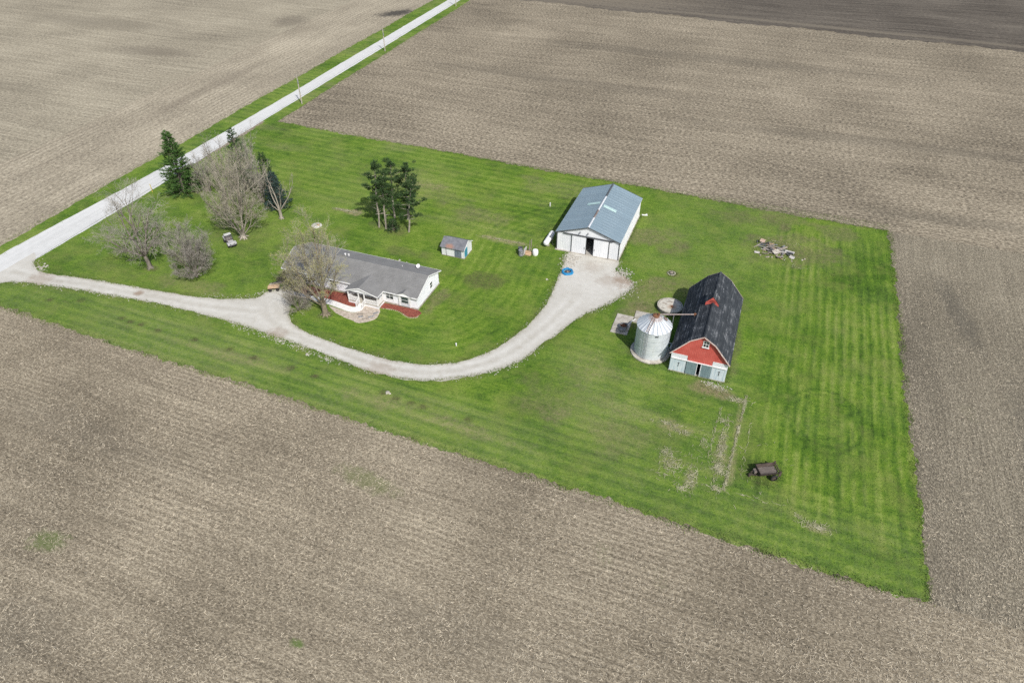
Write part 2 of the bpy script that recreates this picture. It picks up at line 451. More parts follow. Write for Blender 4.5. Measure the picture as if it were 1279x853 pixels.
def tints(X, Y):
    n1 = vnoise(X, Y, .35, 1); n2 = vnoise(X, Y, .09, 2); n3 = vnoise(X, Y, 1.1, 3)
    dU = dist_poly(X, Y, DRU); dL = dist_poly(X, Y, DRL); dd = np.minimum(dU, dL)
    G = np.full(X.shape, .5); R = np.zeros(X.shape); B = np.zeros(X.shape); A = np.zeros(X.shape)
    # mowing passes
    east = sm(X + 3*n2, 6, 13) * sm(Y, 55, 58) * (1-sm(Y, 123, 127))
    ph = X + .25*np.sin(Y*.11) + .35*(n1-.5)
    G += east*(.26*np.sin(2*pi*ph/1.35)*(.35+1.1*n2) + .11*np.sin(2*pi*ph/3.3+1.0)*n1*1.6)
    R += east*.45*np.clip(np.sin(2*pi*ph/1.35+.9)-.45, 0, 1)*sm(n1+n2, .8, 1.2)
    south = (1-sm(Y, 60, 63.5))*sm(X, -118, -100)
    q = Y + .032*X + .5*np.sin(X*.03) + .3*(n1-.5)
    G += south*(.26*np.sin(2*pi*q/1.75) + .12*np.sin(2*pi*q/.8))*(.4+n2)
    R += south*.30*np.clip(np.sin(2*pi*q/3.4+1.2)-.4, 0, 1)*sm(n2, .3, .7)
    inside = sm(dU, .6, 2)*(1-sm(dU, 16, 24))*sm(X, -62, -50)*(1-sm(X, -26, -25))*sm(Y, 66, 67)
    G += inside*(.13*np.sin(2*pi*(dU+.4*n1)/1.7)*(.3+1.2*n2) + .07*np.sin(2*pi*dU/.8))
    north = sm(Y, 101, 108)*(1-sm(X, -34, -28))
    G += north*(.18*np.sin(2*pi*(Y+.045*X+.5*n1)/2.2) + .10*np.sin(2*pi*(Y+.04*X)/.9))*(.4+n2)
    R += north*.35*sm(vnoise(X*.35, Y, .22, 9), .6, .95)
    ne = sm(X, -36, -31)*(1-sm(X, -31, -30))*sm(Y, 100, 106)
    G += ne*.25*np.sin(2*pi*X/1.4)
    mid = sm(X, -24, -14)*(1-sm(X, 3, 9))*(1-sm(Y, 78, 84))*sm(Y, 58, 62)
    G += mid*.20*np.sin(2*pi*(Y+.10*X+.9*n1)/1.9)*(.4+n2)
    R += mid*.38*sm(vnoise(X*.4, Y, .30, 12), .52, .9)
    A += .42*(1-sm(Y + .03*X, 57.5, 62))*(.4+n2) + .45*mid*n2*1.5 + .3*(1-sm(X,-80,-50))*n2 + .30*sm(X,-22,-8)*(1-sm(X,2,14))*sm(Y,95,105)
    # tyre ring
    rr = np.hypot((X-16.6)/.78, Y-74.6) + .5*(n1-.5)
    for r_, a_ in ((6.1,.75), (5.0,.6), (3.6,.35)):
        G -= .75*a_*np.exp(-((rr-r_)/.26)**2)*sm(n1+n2, .35, .8)
    # general wear
    G += .45*(n1-.5) + .4*(n2-.5) + .25*(n3-.5)
    B += .45*sm(1.4-dd, 0, 1.4)*sm(n1, .2, .7) + .25*sm(3.2-dd,0,3)*sm(n3,.5,.9)
    for (x, y, rx, ry, dr, so) in ((-13.8,113.6,7,4.5,.55,.45), (-10.8,93.6,4,6,.5,.25), (-38.5,89,4.2,2.6,.15,.75), (-73.5,101.9,3.6,1.1,1.3,.1), (-40,102.2,5.5,.9,1.0,0),
        (9,129,8,3,.35,.3), (0.4,127,9,3.5,.3,.35), (17,126.5,5,4,.45,.35), (-17.5,65.6,9,4,.30,.2), (-9.8,62.1,7,4,.3,.15), (-3.1,97.5,9,4,.35,.35), (11.6,118.9,8,6,.45,.4),
        (-60.9,115,10,4,.35,.15), (-40.2,57.1,9,1.6,.45,.1), (-30,56,9,1.4,.4,.1), (-64.8,57.4,14,1.3,.4,.1), (-70.6,119.4,14,4,.3,.05), (-47.7,109.3,7,3,.45,.2), (-38.3,126,9,4,.35,.05),
        (-8.9,102.4,1.5,1.2,.5,1.0), (-56,92.5,6,1.6,.2,.4), (-72,88,6,4,.1,.3), (-84,70,9,2.2,.4,.15), (-86,88,8,6,.1,.25), (-43.6,80,1.3,6,.55,.4), (-26.5,120,3,6,.3,.3), (-12,88,3.5,3.5,.35,.3),
        (3.8,85,1.0,8,.2,.6), (2.2,75.2,3,1.3,1.1,.6), (-94.5,71.9,1.6,1.2,.3,.8), (-86,86,1.5,1.2,.3,.8), (-62,99,5,2.2,.2,.5), (6,115.5,6,5,.25,.35), (10,62,2.6,2.2,0,.5),
        (4.4,64.8,1.1,4,.7,0), (-1.2,59.8,1.7,2,.6,0), (1.4,58.4,1.2,2,.6,0), (5.95,66,.45,9,.6,0), (16,56,1.9,.8,.6,0), (-1,66,3,1,.5,0), (-30.9,110,1.0,9,.1,.5), (-108,98,7,5,.05,.25), (-94,101,8,5,.0,.5), (-60,71,4,2.2,.0,.1), (-102,69,12,2,.1,.2), (-48,79.5,30,3,.0,.1)):
        d = np.hypot((X-x)/rx, (Y-y)/ry) + .9*(n1-.5) + .5*(n3-.5)
        k = 1-sm(d, .35, 1.15)
        R += dr*k; B += so*k
    # little weedy spots along the strip by the field
    for (x, y) in ((-88.3,58.8),(-86.4,58.6),(-84.2,58.7),(-80.7,58.3),(-73.8,58.6),(-67.3,58.6),(-62.7,58.2),(-56.2,58.3),(-52,57.9),(-41.2,58.4),(-39,57.9),(-36.6,57.9),(-34.7,57.8),(-28,57.8),(-98.3,60.1),(-103.2,58.5)):
        k = 1-sm(np.hypot((X-x)*.8, Y-y), .15, .75); B += 1.0*k; G -= .35*k
    return np.stack([np.clip(R,0,1.5), np.clip(G,0,1), np.clip(B,0,1.2), np.clip(A,0,1)], -1)

def patch(name, bl, br, tr, tl, res, z, seeds, amp, mat, bow=None):
    nx = max(2, int(math.dist(bl,br)/res)); ny = max(2, int(math.dist(bl,tl)/res))
    u, v = np.meshgrid(np.linspace(0,1,nx), np.linspace(0,1,ny))
    c = lambda k: bl[k]*(1-u)*(1-v)+br[k]*u*(1-v)+tr[k]*u*v+tl[k]*(1-u)*v
    X, Y = c(0), c(1)
    # ragged rim: each border pushed in and out on its own
    fall = lambda d: np.exp(-d/2.5)
    Lx, Ly = math.dist(bl,br), math.dist(bl,tl)
    jit = np.random.RandomState(seeds)
    Y = Y + fall(v*Ly)*(wob(X,seeds,amp) + amp*.8*(jit.rand(nx)-.5)[None,:]) + fall((1-v)*Ly)*(wob(X,seeds+1,amp) + amp*.8*(jit.rand(nx)-.5)[None,:])
    X = X + fall(u*Lx)*wob(Y,seeds+2,amp) + fall((1-u)*Lx)*(wob(Y,seeds+3,amp) + amp*.8*(jit.rand(ny)-.5)[:,None])
    V = np.stack([X, Y, np.full(X.shape, z)], -1).reshape(-1,3)
    i = (np.arange(ny-1)[:,None]*nx + np.arange(nx-1)[None,:]).ravel()
    F = np.stack([i, i+1, i+1+nx, i+nx], -1)
    return np_mesh(name, V, F, mat, {'tint': tints(X,Y).reshape(-1,4)})
structure('lawn', patch('lawn', (-116.5,54.6), (27.35,50.3), (27.0,130.9), (-116.5,135.7), .42, -.002, 3, .50, m_lawn))
structure('road_verge', patch('road_verge', (-119.5,134.5), (-113.8,134.5), (-120.5,420), (-127.5,420), .6, -.0005, 5, .25, m_lawn))
structure('road_verge', patch('road_verge', (-125.2,40), (-120.0,40), (-126,420), (-134.5,420), .6, -.0005, 9, .35, m_lawn))
structure('road_verge', patch('road_verge', (-116.5,20), (-111,20), (-111.5,56), (-116.5,56), .5, -.0005, 13, .25, m_lawn))

def in_poly(x, y, pl):
    c = np.zeros(x.shape, bool); n = len(pl)
    for i in range(n):
        (x1,y1), (x2,y2) = pl[i], pl[(i+1) % n]
        if y1 == y2: continue
        c ^= ((y1 > y) != (y2 > y)) & (x < (x2-x1)*(y-y1)/(y2-y1)+x1)
    return c
# gravel road and driveway
def smooth_line(pl, step=.7):
    P = [Vector((*p,0)) for p in pl]; out = []
    for i in range(len(P)-1):
        a, b, c, d = P[max(i-1,0)], P[i], P[i+1], P[min(i+2,len(P)-1)]
        n = max(1, int((c-b).length/step))
        for k in range(n):
            t = k/n
            q = .5*((2*b)+(c-a)*t+(2*a-5*b+4*c-d)*t*t+(3*b-a-3*c+d)*t**3)
            out.append((q.x,q.y))
    out.append(pl[-1])
    return out
def rag(pl, seed, amp):
    rs = np.random.RandomState(seed)
    w_ = wob(np.arange(len(pl))*.7, seed, amp, 1.5)
    out = []
    for i, (x, y) in enumerate(pl):
        a, b = pl[max(i-1,0)], pl[min(i+1,len(pl)-1)]
        dx, dy = b[0]-a[0], b[1]-a[1]; L = math.hypot(dx,dy) or 1
        o = w_[i] + amp*.9*(rs.rand()-.5)
        out.append((x-dy/L*o, y+dx/L*o))
    return out
RL = smooth_line([(-123.6,-200),(-123.4,30),(-123.2,66),(-122.0,99),(-122.1,141),(-123.4,193),(-125.1,262),(-130,440),(-160,1500)], 1.2)
RR = smooth_line([(-116.6,-200),(-116.3,40),(-115.9,60),(-116.1,96),(-117.5,135),(-118.5,184),(-120.6,264),(-125,440),(-154,1500)], 1.2)
structure('gravel_road', sheet('gravel_road', rag(RL,2,.10) + rag(RR,3,.10)[::-1], .004, m_road))
edgeU, edgeL = rag(smooth_line(DRU), 4, .16), rag(smooth_line(DRL), 6, .22)
def drive_mesh():
    from mathutils.geometry import delaunay_2d_cdt
    rim = [(-118.2,58.0),(-118.2,68.6),(-116.6,67.6)] + edgeU + [(-24,103.05)] + edgeL
    rs = np.random.RandomState(8)
    gx, gy = np.meshgrid(np.arange(-118,-14,.55), np.arange(58,103.5,.55))
    gx = gx.ravel()+rs.uniform(-.2,.2,gx.size); gy = gy.ravel()+rs.uniform(-.2,.2,gy.size)
    k = in_poly(gx, gy, rim)
    pts = [Vector(p) for p in rim] + [Vector(p) for p in zip(gx[k].tolist(), gy[k].tolist())]
    n = len(rim)
    V, E_, F, *_ = delaunay_2d_cdt(pts, [(i,(i+1) % n) for i in range(n)], [], 1, 1e-4)
    X, Y = np.array([v.x for v in V]), np.array([v.y for v in V])
    du, dl = dist_poly(X, Y, DRU), dist_poly(X, Y, DRL)
    w_ = du+dl; off = np.abs(du-dl)/2                     # distance from the crown of the drive
    narrow = 1-sm(w_, 6.5, 9.5)
    trk = np.exp(-((off-.85)/.38)**2)*narrow + (1-narrow)*.5*vnoise(X, Y, .3, 51)
    rim_ = 1-sm(np.minimum(du,dl), .05, .8)
    A = np.stack([trk, rim_, narrow*np.exp(-(off/.4)**2), np.ones_like(X)], -1)
    me = np_mesh('gravel_driveway', np.stack([X,Y,np.full(X.shape,.008)],-1), np.array([list(f) for f in F]), m_drive, {'wear': A})
    return me
structure('gravel_driveway', drive_mesh())

# ------------------------------------------------------------------ scattered stuff on the ground
def strips(name, P, az, tilt, L, Wd, mat, jitter=None):
    """flat slivers: centre P, heading az, pitch tilt"""
    n = len(P)
    d = np.stack([np.cos(az)*np.cos(tilt), np.sin(az)*np.cos(tilt), np.sin(tilt)], -1)*L[:,None]/2
    s = np.stack([-np.sin(az), np.cos(az), nrs.uniform(-.5,.5,n)], -1)*Wd[:,None]/2
    V = np.stack([P-d-s, P-d+s, P+d+s*.7, P+d-s*.7], 1).reshape(-1,3)
    return np_mesh(name, V, np.arange(4*n).reshape(-1,4), mat)
def tris(name, P, az, lean, L, Wd, mat):
    """upright blades"""
    n = len(P)
    s = np.stack([-np.sin(az), np.cos(az), np.zeros(n)], -1)*Wd[:,None]/2
    tip = np.stack([np.cos(az)*np.sin(lean), np.sin(az)*np.sin(lean), np.cos(lean)], -1)*L[:,None]
    V = np.stack([P-s, P+s, P+tip], 1).reshape(-1,3)
    return np_mesh(name, V, np.arange(3*n).reshape(-1,3), mat)
def in_view(x, y, m=1.06):
    """inside the wedge of ground the picture covers (skips what nobody sees)"""
    fx, fy = -sin(radians(20.6)), cos(radians(20.6))
    d = (x*fx+y*fy)*cos(radians(39.4)) + 66*sin(radians(39.4))
    lat = x*fy - y*fx
    ver = (x*fx+y*fy)*sin(radians(39.4)) - 66*cos(radians(39.4))
    return (d > 1) & (np.abs(lat) < .75*d*m) & (np.abs(ver) < .5*d*m)
def lawn_y(x): return 54.6 + (x+116.5)/143.85*(50.3-54.6)

# corn stalks and husks on the two near fields
N = 420000
x = nrs.uniform(-112, 75, N); y = nrs.uniform(8, 131, N)
keep = in_view(x, y) & ((y < lawn_y(x)-.2) | (x > 27.4))
dist = np.sqrt(x*x + y*y + 66*66)
keep &= nrs.rand(N) < np.clip((85/dist)**2, .15, 1) * (.35 + .9*sm(vnoise(x, y, .22, 21) + .5*vnoise(x, y, .9, 22), .45, 1.05))
x, y = x[keep], y[keep]; n = len(x)
az = nrs.uniform(0, 2*pi, n)
me = strips('corn_residue', np.stack([x,y,nrs.uniform(.01,.07,n)],-1), az, nrs.normal(0,.22,n), nrs.uniform(.10,.42,n), nrs.uniform(.02,.055,n), m_residue)
tag(link('corn_residue', me), 'pale corn stalks and husks littering the near fields', 'crop residue', kind='stuff')

# short blades over the lawn
N = 420000
x = nrs.uniform(-116, 27, N); y = nrs.uniform(51, 134, N)
DRIVE_POLY = [(-118,60),(-118,67)] + DRU + DRL
KEEPOUT = [(-30.4,-18.3,102.6,121), (-5.0,3.3,76.8,94), (-71,-44.8,73.6,86), (-48.9,-44.1,93.5,97.6), (-15.2,-9.9,82.4,90)]
def open_lawn(x, y, gap=0.0):
    k = ~in_poly(x, y, DRIVE_POLY)
    for (a,b,c,d) in KEEPOUT: k &= ~((x > a-gap) & (x < b+gap) & (y > c-gap) & (y < d+gap))
    k &= np.hypot(x+8.1, y-80.3) > 2.9
    k &= np.hypot(x+7.3, y-91.9) > 2.0
    return k
keep = in_view(x, y) & (y > lawn_y(x)) & open_lawn(x, y)
x, y = x[keep], y[keep]; n = len(x)
me = tris('grass_blades', np.stack([x,y,np.zeros(n)],-1), nrs.uniform(0,2*pi,n), nrs.uniform(.1,.9,n), nrs.uniform(.06,.15,n), nrs.uniform(.03,.08,n), m_blade)
tag(link('grass_blades', me), 'short green grass blades of the mown lawn', 'grass', kind='stuff')

# long unmown grass where the mower does not reach
pts = []
def along(p, q, dens, wd):
    L = math.dist(p,q); k = int(L*dens)
    t = nrs.rand(k); o = nrs.normal(0, wd, k)
    nx, ny = -(q[1]-p[1])/L, (q[0]-p[0])/L
    pts.append(np.stack([p[0]+(q[0]-p[0])*t+nx*o, p[1]+(q[1]-p[1])*t+ny*o], -1))
along((-112,54.5),(27.3,50.4),38,.40); along((27.2,50.4),(27.0,131),30,.30); along((27,131),(-114,135.6),30,.3)
along((3.35,77),(3.35,94),60,.25); along((-4.9,76.9),(3.2,76.9),40,.2); along((-18.3,103),(-18.3,120.6),50,.2); along((-30.4,103),(-30.4,121),40,.25)
along((-114,136),(-116,262),16,.5); along((-126.3,66),(-130,262),18,.5); along((-44.7,77),(-44.7,85),30,.3); along((-123.6,64),(-126,262),10,.7)
for (cx, cy, r, k) in ((-8.1,80.3,3.0,500),(-7.3,91.9,2.1,400),(10.1,62.2,2.0,260),(7,115.8,3.8,800),(-94.5,71.9,.6,200),(-86,86.1,.8,250),(-35,99.3,1.5,500),(-58.5,71,1.1,700),(-83.6,94.8,.6,150),(-62,98.6,2.4,500),(-86,72.3,1.0,300),(-8.9,102.4,.9,160)):
    a = nrs.uniform(0,2*pi,k); r_ = r+np.abs(nrs.normal(0,.25,k))*nrs.choice([1,1,-1],k) if r > 2 and cx > -9 and cy < 95 else r*1.15*np.sqrt(nrs.rand(k))
    pts.append(np.stack([cx+r_*np.cos(a), cy+r_*np.sin(a)], -1))
for pl in (DRU[:26], DRL[2:]):
    for a, b in zip(pl[:-1], pl[1:]): along(a, b, 26, .16)
for (x0, x1) in ((-112,-40),(-40,27)):                      # clumps of weeds spilling over the field edge
    for _ in range(26):
        cx = nrs.uniform(x0, x1); k = int(nrs.uniform(15,60)); pts.append(np.stack([nrs.normal(cx,.55,k), nrs.normal(lawn_y(cx)-.25,.22,k)],-1))
for _ in range(26):
    cy = nrs.uniform(51,130); k = int(nrs.uniform(15,45)); pts.append(np.stack([nrs.normal(27.5,.2,k), nrs.normal(cy,.6,k)],-1))
P = np.concatenate(pts); n = len(P)
me = tris('long_grass', np.stack([P[:,0],P[:,1],np.zeros(n)],-1), nrs.uniform(0,2*pi,n), nrs.uniform(.05,.8,n), nrs.uniform(.12,.34,n), nrs.uniform(.04,.10,n), m_tuft)
tag(link('long_grass', me), 'longer green grass along the field edges and round the buildings', 'grass', kind='stuff')

# dry clippings left in lines and heaps
pts = []; azs = []
def heap(cx, cy, rx, ry, k, az=None):
    k = int(k*.5); q = nrs.normal(0,.62,(k,2))*(rx,ry)+(cx,cy); pts.append(q)
    azs.append(nrs.uniform(0,2*pi,k) if az is None else az+nrs.normal(0,.5,k))
def windrow(p, q, k, wd):
    t = nrs.rand(k); keep = vnoise(t*math.dist(p,q), t*0+p[0], .7, 33) > .35; t = t[keep]
    o = nrs.normal(0,wd,len(t)); L = math.dist(p,q)
    pts.append(np.stack([p[0]+(q[0]-p[0])*t-(q[1]-p[1])/L*o, p[1]+(q[1]-p[1])*t+(q[0]-p[0])/L*o],-1)); azs.append(atan2(q[1]-p[1],q[0]-p[0])+nrs.normal(0,.4,len(t)))
windrow((6.4,75.5),(5.5,57.6),400,.10); windrow((4.7,74.3),(4.3,58.6),130,.12); windrow((3.4,72),(3.0,62),70,.10); windrow((7.5,72),(7.2,60),40,.08)
for a in ((4.4,64.5,.5,2.4,420),(4.5,60.8,.8,.7,260),(5.2,74.2,1.2,.5,260),(4.6,57.6,.6,.5,130),(2.4,75.4,1.0,.3,120),(4.2,69.5,.6,.4,80),(-1.2,59.4,1.2,1.8,330),(-2.0,61.4,.9,.7,120),(1.5,58.2,.6,1.8,300),(0.9,56.3,.7,.4,130),(16.1,56.1,1.5,.5,260),(14.2,57.0,.5,.3,40),(-3.1,66.5,1.6,.3,80),(-.5,65.5,1.2,.3,80),(2.2,64.6,.5,.7,80),(-2,65.8,.6,.6,50),(-40,102.3,4.6,.12,220),(-73.6,101.8,2.6,.3,420),(3,64,6,6,220),(8.5,119.5,3,.5,60),(11,112,2,.5,60)): heap(*a)
windrow((-3.4,57.6),(12.5,57.9),60,.14)
P = np.concatenate(pts); A = np.concatenate(azs); n = len(P)
me = strips('grass_clippings', np.stack([P[:,0],P[:,1],nrs.uniform(.07,.13,n)],-1), A, nrs.normal(0,.15,n), nrs.uniform(.2,.65,n), nrs.uniform(.02,.055,n), m_straw)
tag(link('grass_clippings', me), 'pale dry grass clippings left in lines on the lawn', 'grass clippings', kind='stuff')

# loose stones along the gravel edges
mb = MB(); rg = random.Random(5)
def stones(pl, i0, i1, k, wd, side=0.0, r=(.03,.11)):
    seg = pl[i0:i1]
    for _ in range(k):
        j = rg.randrange(len(seg)-1); t = rg.random()
        a, b = seg[j], seg[j+1]
        dx, dy = b[0]-a[0], b[1]-a[1]; L = math.hypot(dx,dy) or 1
        o = side+rg.gauss(0,wd)
        mb.rock((a[0]+dx*t-dy/L*o, a[1]+dy*t+dx/L*o, -.01), rg.uniform(*r), rg)
stones(DRL, 18, 31, 260, .30, .2); stones(DRL, 20, 25, 420, .32, .55); stones(DRL, 11, 16, 160, .35, .2); stones(DRL, 0, 9, 240, .30, .1)
stones(DRU, 19, 27, 170, .3, .0); stones(DRU, 0, 4, 70, .5, .3); stones(DRU, 5, 9, 160, .4, .3); stones(DRU, 9, 19, 120, .25); 
for _ in range(190):
    mb.rock((-26.6+rg.gauss(0,.7), 100.2+rg.gauss(0,1.3), 0), rg.uniform(.06,.2), rg)
for _ in range(160):
    mb.rock((-16.9+rg.gauss(0,.8), 99.2+rg.gauss(0,.7), 0), rg.uniform(.05,.18), rg)
for _ in range(120):
    mb.rock((-15+rg.gauss(0,.9), 95+rg.gauss(0,1.6), 0), rg.uniform(.05,.15), rg)
for _ in range(70):
    mb.rock((2.0+rg.gauss(0,.9), 76.2+rg.gauss(0,.35), 0), rg.uniform(.05,.15), rg)
for _ in range(260):
    mb.rock((rg.uniform(-26,-16), rg.uniform(88,102), .0), rg.uniform(.03,.08), rg)
tag(part('loose_stones', mb, m_stone, None, fix=False), 'loose pale limestone along the driveway edges', 'stones', kind='stuff')
# ------------------------------------------------------------------ building materials
m_white = MIX('white_steel_siding', (.66,.68,.70), (.78,.79,.80), .5, .5, rv=.03, stretch=(1,1,.3))
m_vinyl = MIX('white_vinyl_siding', (.66,.68,.71), (.78,.79,.80), .6, .6)
m_trim = MIX('white_trim', (.70,.70,.69), (.80,.80,.79), 2, .55)
m_dtrim = MIX('charcoal_trim', (.055,.06,.065), (.11,.115,.12), 2, .5)
m_galv = MIX('blue_grey_roof_steel', (.205,.278,.325), (.255,.330,.375), .35, .45, .2, rv=.05, stretch=(.5,2,1), spec=.4)
m_sky = MIX('mint_skylight_sheet', (.38,.55,.53), (.48,.64,.60), 1.0, .35)
m_rust = MIX('rust', (.10,.045,.025), (.24,.115,.06), 4, .9, bump=.3)
m_lrust = MIX('streaked_rusty_steel', (.30,.17,.11), (.46,.37,.31), 3, .75, .2)
m_conc = MIX('weathered_concrete', (.30,.275,.23), (.50,.47,.41), 1.3, .95, bump=.25, detail=6)
m_concf = MIX('shed_floor_concrete', (.34,.33,.30), (.46,.45,.42), 1.0, .9)
m_wconc = MIX('pale_concrete_walk', (.64,.63,.60), (.76,.75,.72), 1.5, .9)
m_black = MIX('dark_interior', (.02,.02,.02), (.04,.038,.035), 2, .9)
m_glass = MIX('dark_window_glass', (.03,.045,.05), (.07,.09,.095), 1.2, .12, spec=.6)
m_mulch = MIX('red_mulch', (.11,.030,.022), (.31,.095,.065), 3.5, .95, bump=.6, detail=8, lo=.3, hi=.7)
m_patio = MIX('tan_gravel_bed', (.34,.285,.23), (.52,.455,.385), 2.2, .95, bump=.3, detail=6)
m_wood = MIX('grey_weathered_wood', (.18,.155,.13), (.40,.35,.29), 2.2, .9, stretch=(1,1,.3), rv=.15)
m_tan = MIX('tan_lumber', (.42,.28,.16), (.60,.43,.28), 3, .85, stretch=(.3,2,1), rv=.1)
m_teal = MIX('faded_teal_paint', (.135,.20,.215), (.20,.275,.285), 1.6, .8, stretch=(3,3,.5))
m_pale = MIX('faded_pale_blue_paint', (.42,.52,.57), (.60,.66,.68), 1.3, .8, stretch=(3,3,.5))
m_white_board = MIX('chalky_white_boards', (.55,.58,.60), (.70,.72,.72), 2, .85, stretch=(.5,1,3))
m_plast = MIX('white_painted_tank', (.74,.74,.73), (.82,.82,.81), 1.5, .35)
m_rubber = MIX('black_rubber', (.018,.018,.018), (.035,.034,.032), 6, .85)
m_grey = MIX('grey_metal', (.18,.19,.20), (.30,.31,.32), 3, .55, .3)

def shingle(name, a, b, c, ns=1.0, streak=.5, hi=.80):
    t = NT(name)
    n1 = t.noise(6, 4, .75); n2 = t.noise(.7, 4, .65)
    s1 = t.noise(1.0, 4, .7, t.map(scale=(3.2, .16, 3.2) if streak else (.16,3.2,3.2)))
    f = t.math('SUBTRACT', t.add((.40*ns, n1), (.50, n2), (.75*(streak or .2), s1)), .20*ns+.25+.375*(streak or .2)-.5)
    t.bump(n1, .4, .03)
    return t.out(t.ramp(f, [(.3, a), (.55, b), (hi, c)]), .9, 0, .2)
m_barnroof = shingle('worn_black_shingles', (.020,.024,.029), (.046,.053,.060), (.25,.26,.27), 1.3, 1.0, .70)
m_houseroof = shingle('grey_shingles', (.155,.155,.150), (.215,.215,.21), (.31,.31,.30), 1.1, 0)

def red_mat():
    t = NT('faded_red_paint')
    n1 = t.noise(1.2, 4, .7, t.map(scale=(4,1,.5))); n2 = t.noise(.8, 4, .6)
    c = t.mix(t.rng(n2, .3, .7), (.43,.072,.056), (.56,.125,.10))
    c = t.mix(t.math('MULTIPLY', t.rng(n1, .58, .72), .5), c, (.55,.25,.21))
    return t.out(c, .85)
m_red = red_mat()

# ------------------------------------------------------------------ machine shed (white pole building)
SX0, SX1, SY0, SY1, SE, SR = -30.1, -18.6, 103.0, 120.4, 3.72, 5.62
SXM = (SX0+SX1)/2
def build_shed():
    T = thing('machine_shed', 'white steel machine shed with blue-grey ribbed roof and sliding front doors', 'shed', (SXM, SY0, 0))
    W2, D = (SX1-SX0)/2, SY1-SY0
    def part_(n, mb, m, par=T, **k): return part(n, mb, m, par, **k)
    mb = MB()                                            # slab, proud of the walls
    mb.box(-W2-.18, W2+.18, -.35, D+.15, -.1, .10); part_('foundation', mb, m_conc)
    mb = MB(); mb.box(-W2+.1, W2-.1, .1, D-.1, .10, .115); part_('floor', mb, m_concf)
    # ribbed wall sheets
    def wall_panel(hgt):
        mb = MB(); p = .905
        mb.box(0, p, 0, .05, .1, hgt)
        for r in (0.0, .30, .60): mb.box(r, r+.05, -.035, 0.0, .1, hgt)
        return mb.mesh('wall_panel', m_white)
    wp = wall_panel(SE)
    n = int(D/.915)
    for i in range(n):
        o = link('wall_panel', wp, T, (W2, .12+i*.915, 0), pi/2)
        o = link('wall_panel', wp, T, (-W2, .12+(i+1)*.915, 0), -pi/2)
    nb = int(2*W2/.92)
    for i in range(nb): link('wall_panel', wp, T, (-W2+.1+(i+1)*.915, D, 0), pi)
    mb = MB(); mb.prism([(-W2+.05,SE),(W2-.05,SE),(0,SR-.06)], 'y', D-.08, D-.02); part_('rear_gable', mb, m_white)
    # front: fixed panels, header, gable
    fx = lambda f: -W2 + 2*W2*f
    def front_panel(name, a, b, y0, z1, par=T, m=m_white):
        mb = MB(); mb.box(fx(a), fx(b), y0, y0+.05, .1, z1)
        k = int((fx(b)-fx(a))/.3)
        for i in range(k+1):
            x = fx(a)+.02+i*((fx(b)-fx(a))-.06)/k
            mb.box(x, x+.03, y0-.02, y0, .1, z1)
        return part_(name, mb, m, par)
    front_panel('front_panel', .012, .245, -.02, SE-.1); front_panel('front_panel', .846, .988, -.02, SE-.1)
    for a, b, hx in ((.252,.478,.46), (.603,.835,.62)):
        d = front_panel('sliding_door', a, b, -.16, SE-.22)
        mb = MB(); mb.box(fx(hx)-.03, fx(hx)+.03, -.235, -.185, 1.1, 1.5); part_('door_handle', mb, m_dtrim, d)
    for f, e, a, b in ((.2485,.05,-.20,-.075), (.8405,.05,-.20,-.075), (.481,.035,-.205,-.10), (.600,.035,-.205,-.10)):
        mb = MB(); mb.box(fx(f)-e, fx(f)+e, a, b, .1, SE-.2); part_('door_jamb', mb, m_dtrim)
    mb = MB(); mb.box(fx(.11), fx(.90), -.26, -.02, SE-.13, SE+.02); part_('door_track', mb, m_dtrim)
    for a, b in ((-W2-.03,-W2+.1), (W2-.1,W2+.06)):
        mb = MB(); mb.box(a, b, -.06, .08, .1, SE); part_('corner_trim', mb, m_dtrim)
    mb = MB(); mb.prism([(-W2+.1,SE+.03),(W2-.1,SE+.03),(0,SR-.05)], 'y', -.03, .03)
    part_('front_gable', mb, m_white)
    for f in (.375, .50):
        mb = MB(); mb.lathe([(.05,0),(.16,-.10),(.17,-.16),(.04,-.17)], 10, (fx(f), -.22, SE+.72)); mb.tube([(fx(f),-.03,SE+.8),(fx(f),-.22,SE+.74)], .03, 5)
        part_('yard_light', mb, m_grey)
    # roof: ribbed sheets on each slope
    ov = .22; sl = sqrt((W2+ov)**2 + (SR-SE)**2); ang = atan2(SR-SE, W2)
    pw = (D+.5)/20
    def sheet_mesh(sgn):
        mb = MB()
        prof = []                                       # across the slope (along y): ribs at the lap and two between
        ribs = (0.0, pw*.34, pw*.67)
        for r in ribs: prof += [(r,0),(r+.03,(.10 if r == 0 else .05)),(r+.10,(.10 if r == 0 else .05)),(r+.13,0)]
        prof.append((pw,0))
        vs = []; fs = []
        for (yy, hh) in prof:
            for s_ in (0.02, sl):
                x = sgn*s_*cos(ang); z = SR - s_*sin(ang)
                vs.append((x+sgn*hh*sin(ang), yy, z+hh*cos(ang)+.02))
        k = len(prof)
        for i in range(k-1): fs.append((2*i,2*i+1,2*i+3,2*i+2))
        mb.add(vs, fs)
        me = mb.mesh('roof_panel', m_galv)
        return me
    ml, mr = sheet_mesh(-1), sheet_mesh(1)
    for i in range(20):
        link('roof_panel', ml, T, (0, -.25+i*pw, 0)); link('roof_panel', mr, T, (0, -.25+i*pw, 0))
    def slope_strip(sgn, s0, s1, y0, y1, h):
        vs = []
        for yy in (y0, y1):
            for s_ in (s0, s1): vs.append((sgn*(s_*cos(ang)+h*sin(ang)), yy, SR - s_*sin(ang)+h*cos(ang)+.02))
        return vs, [(0,1,3,2)]
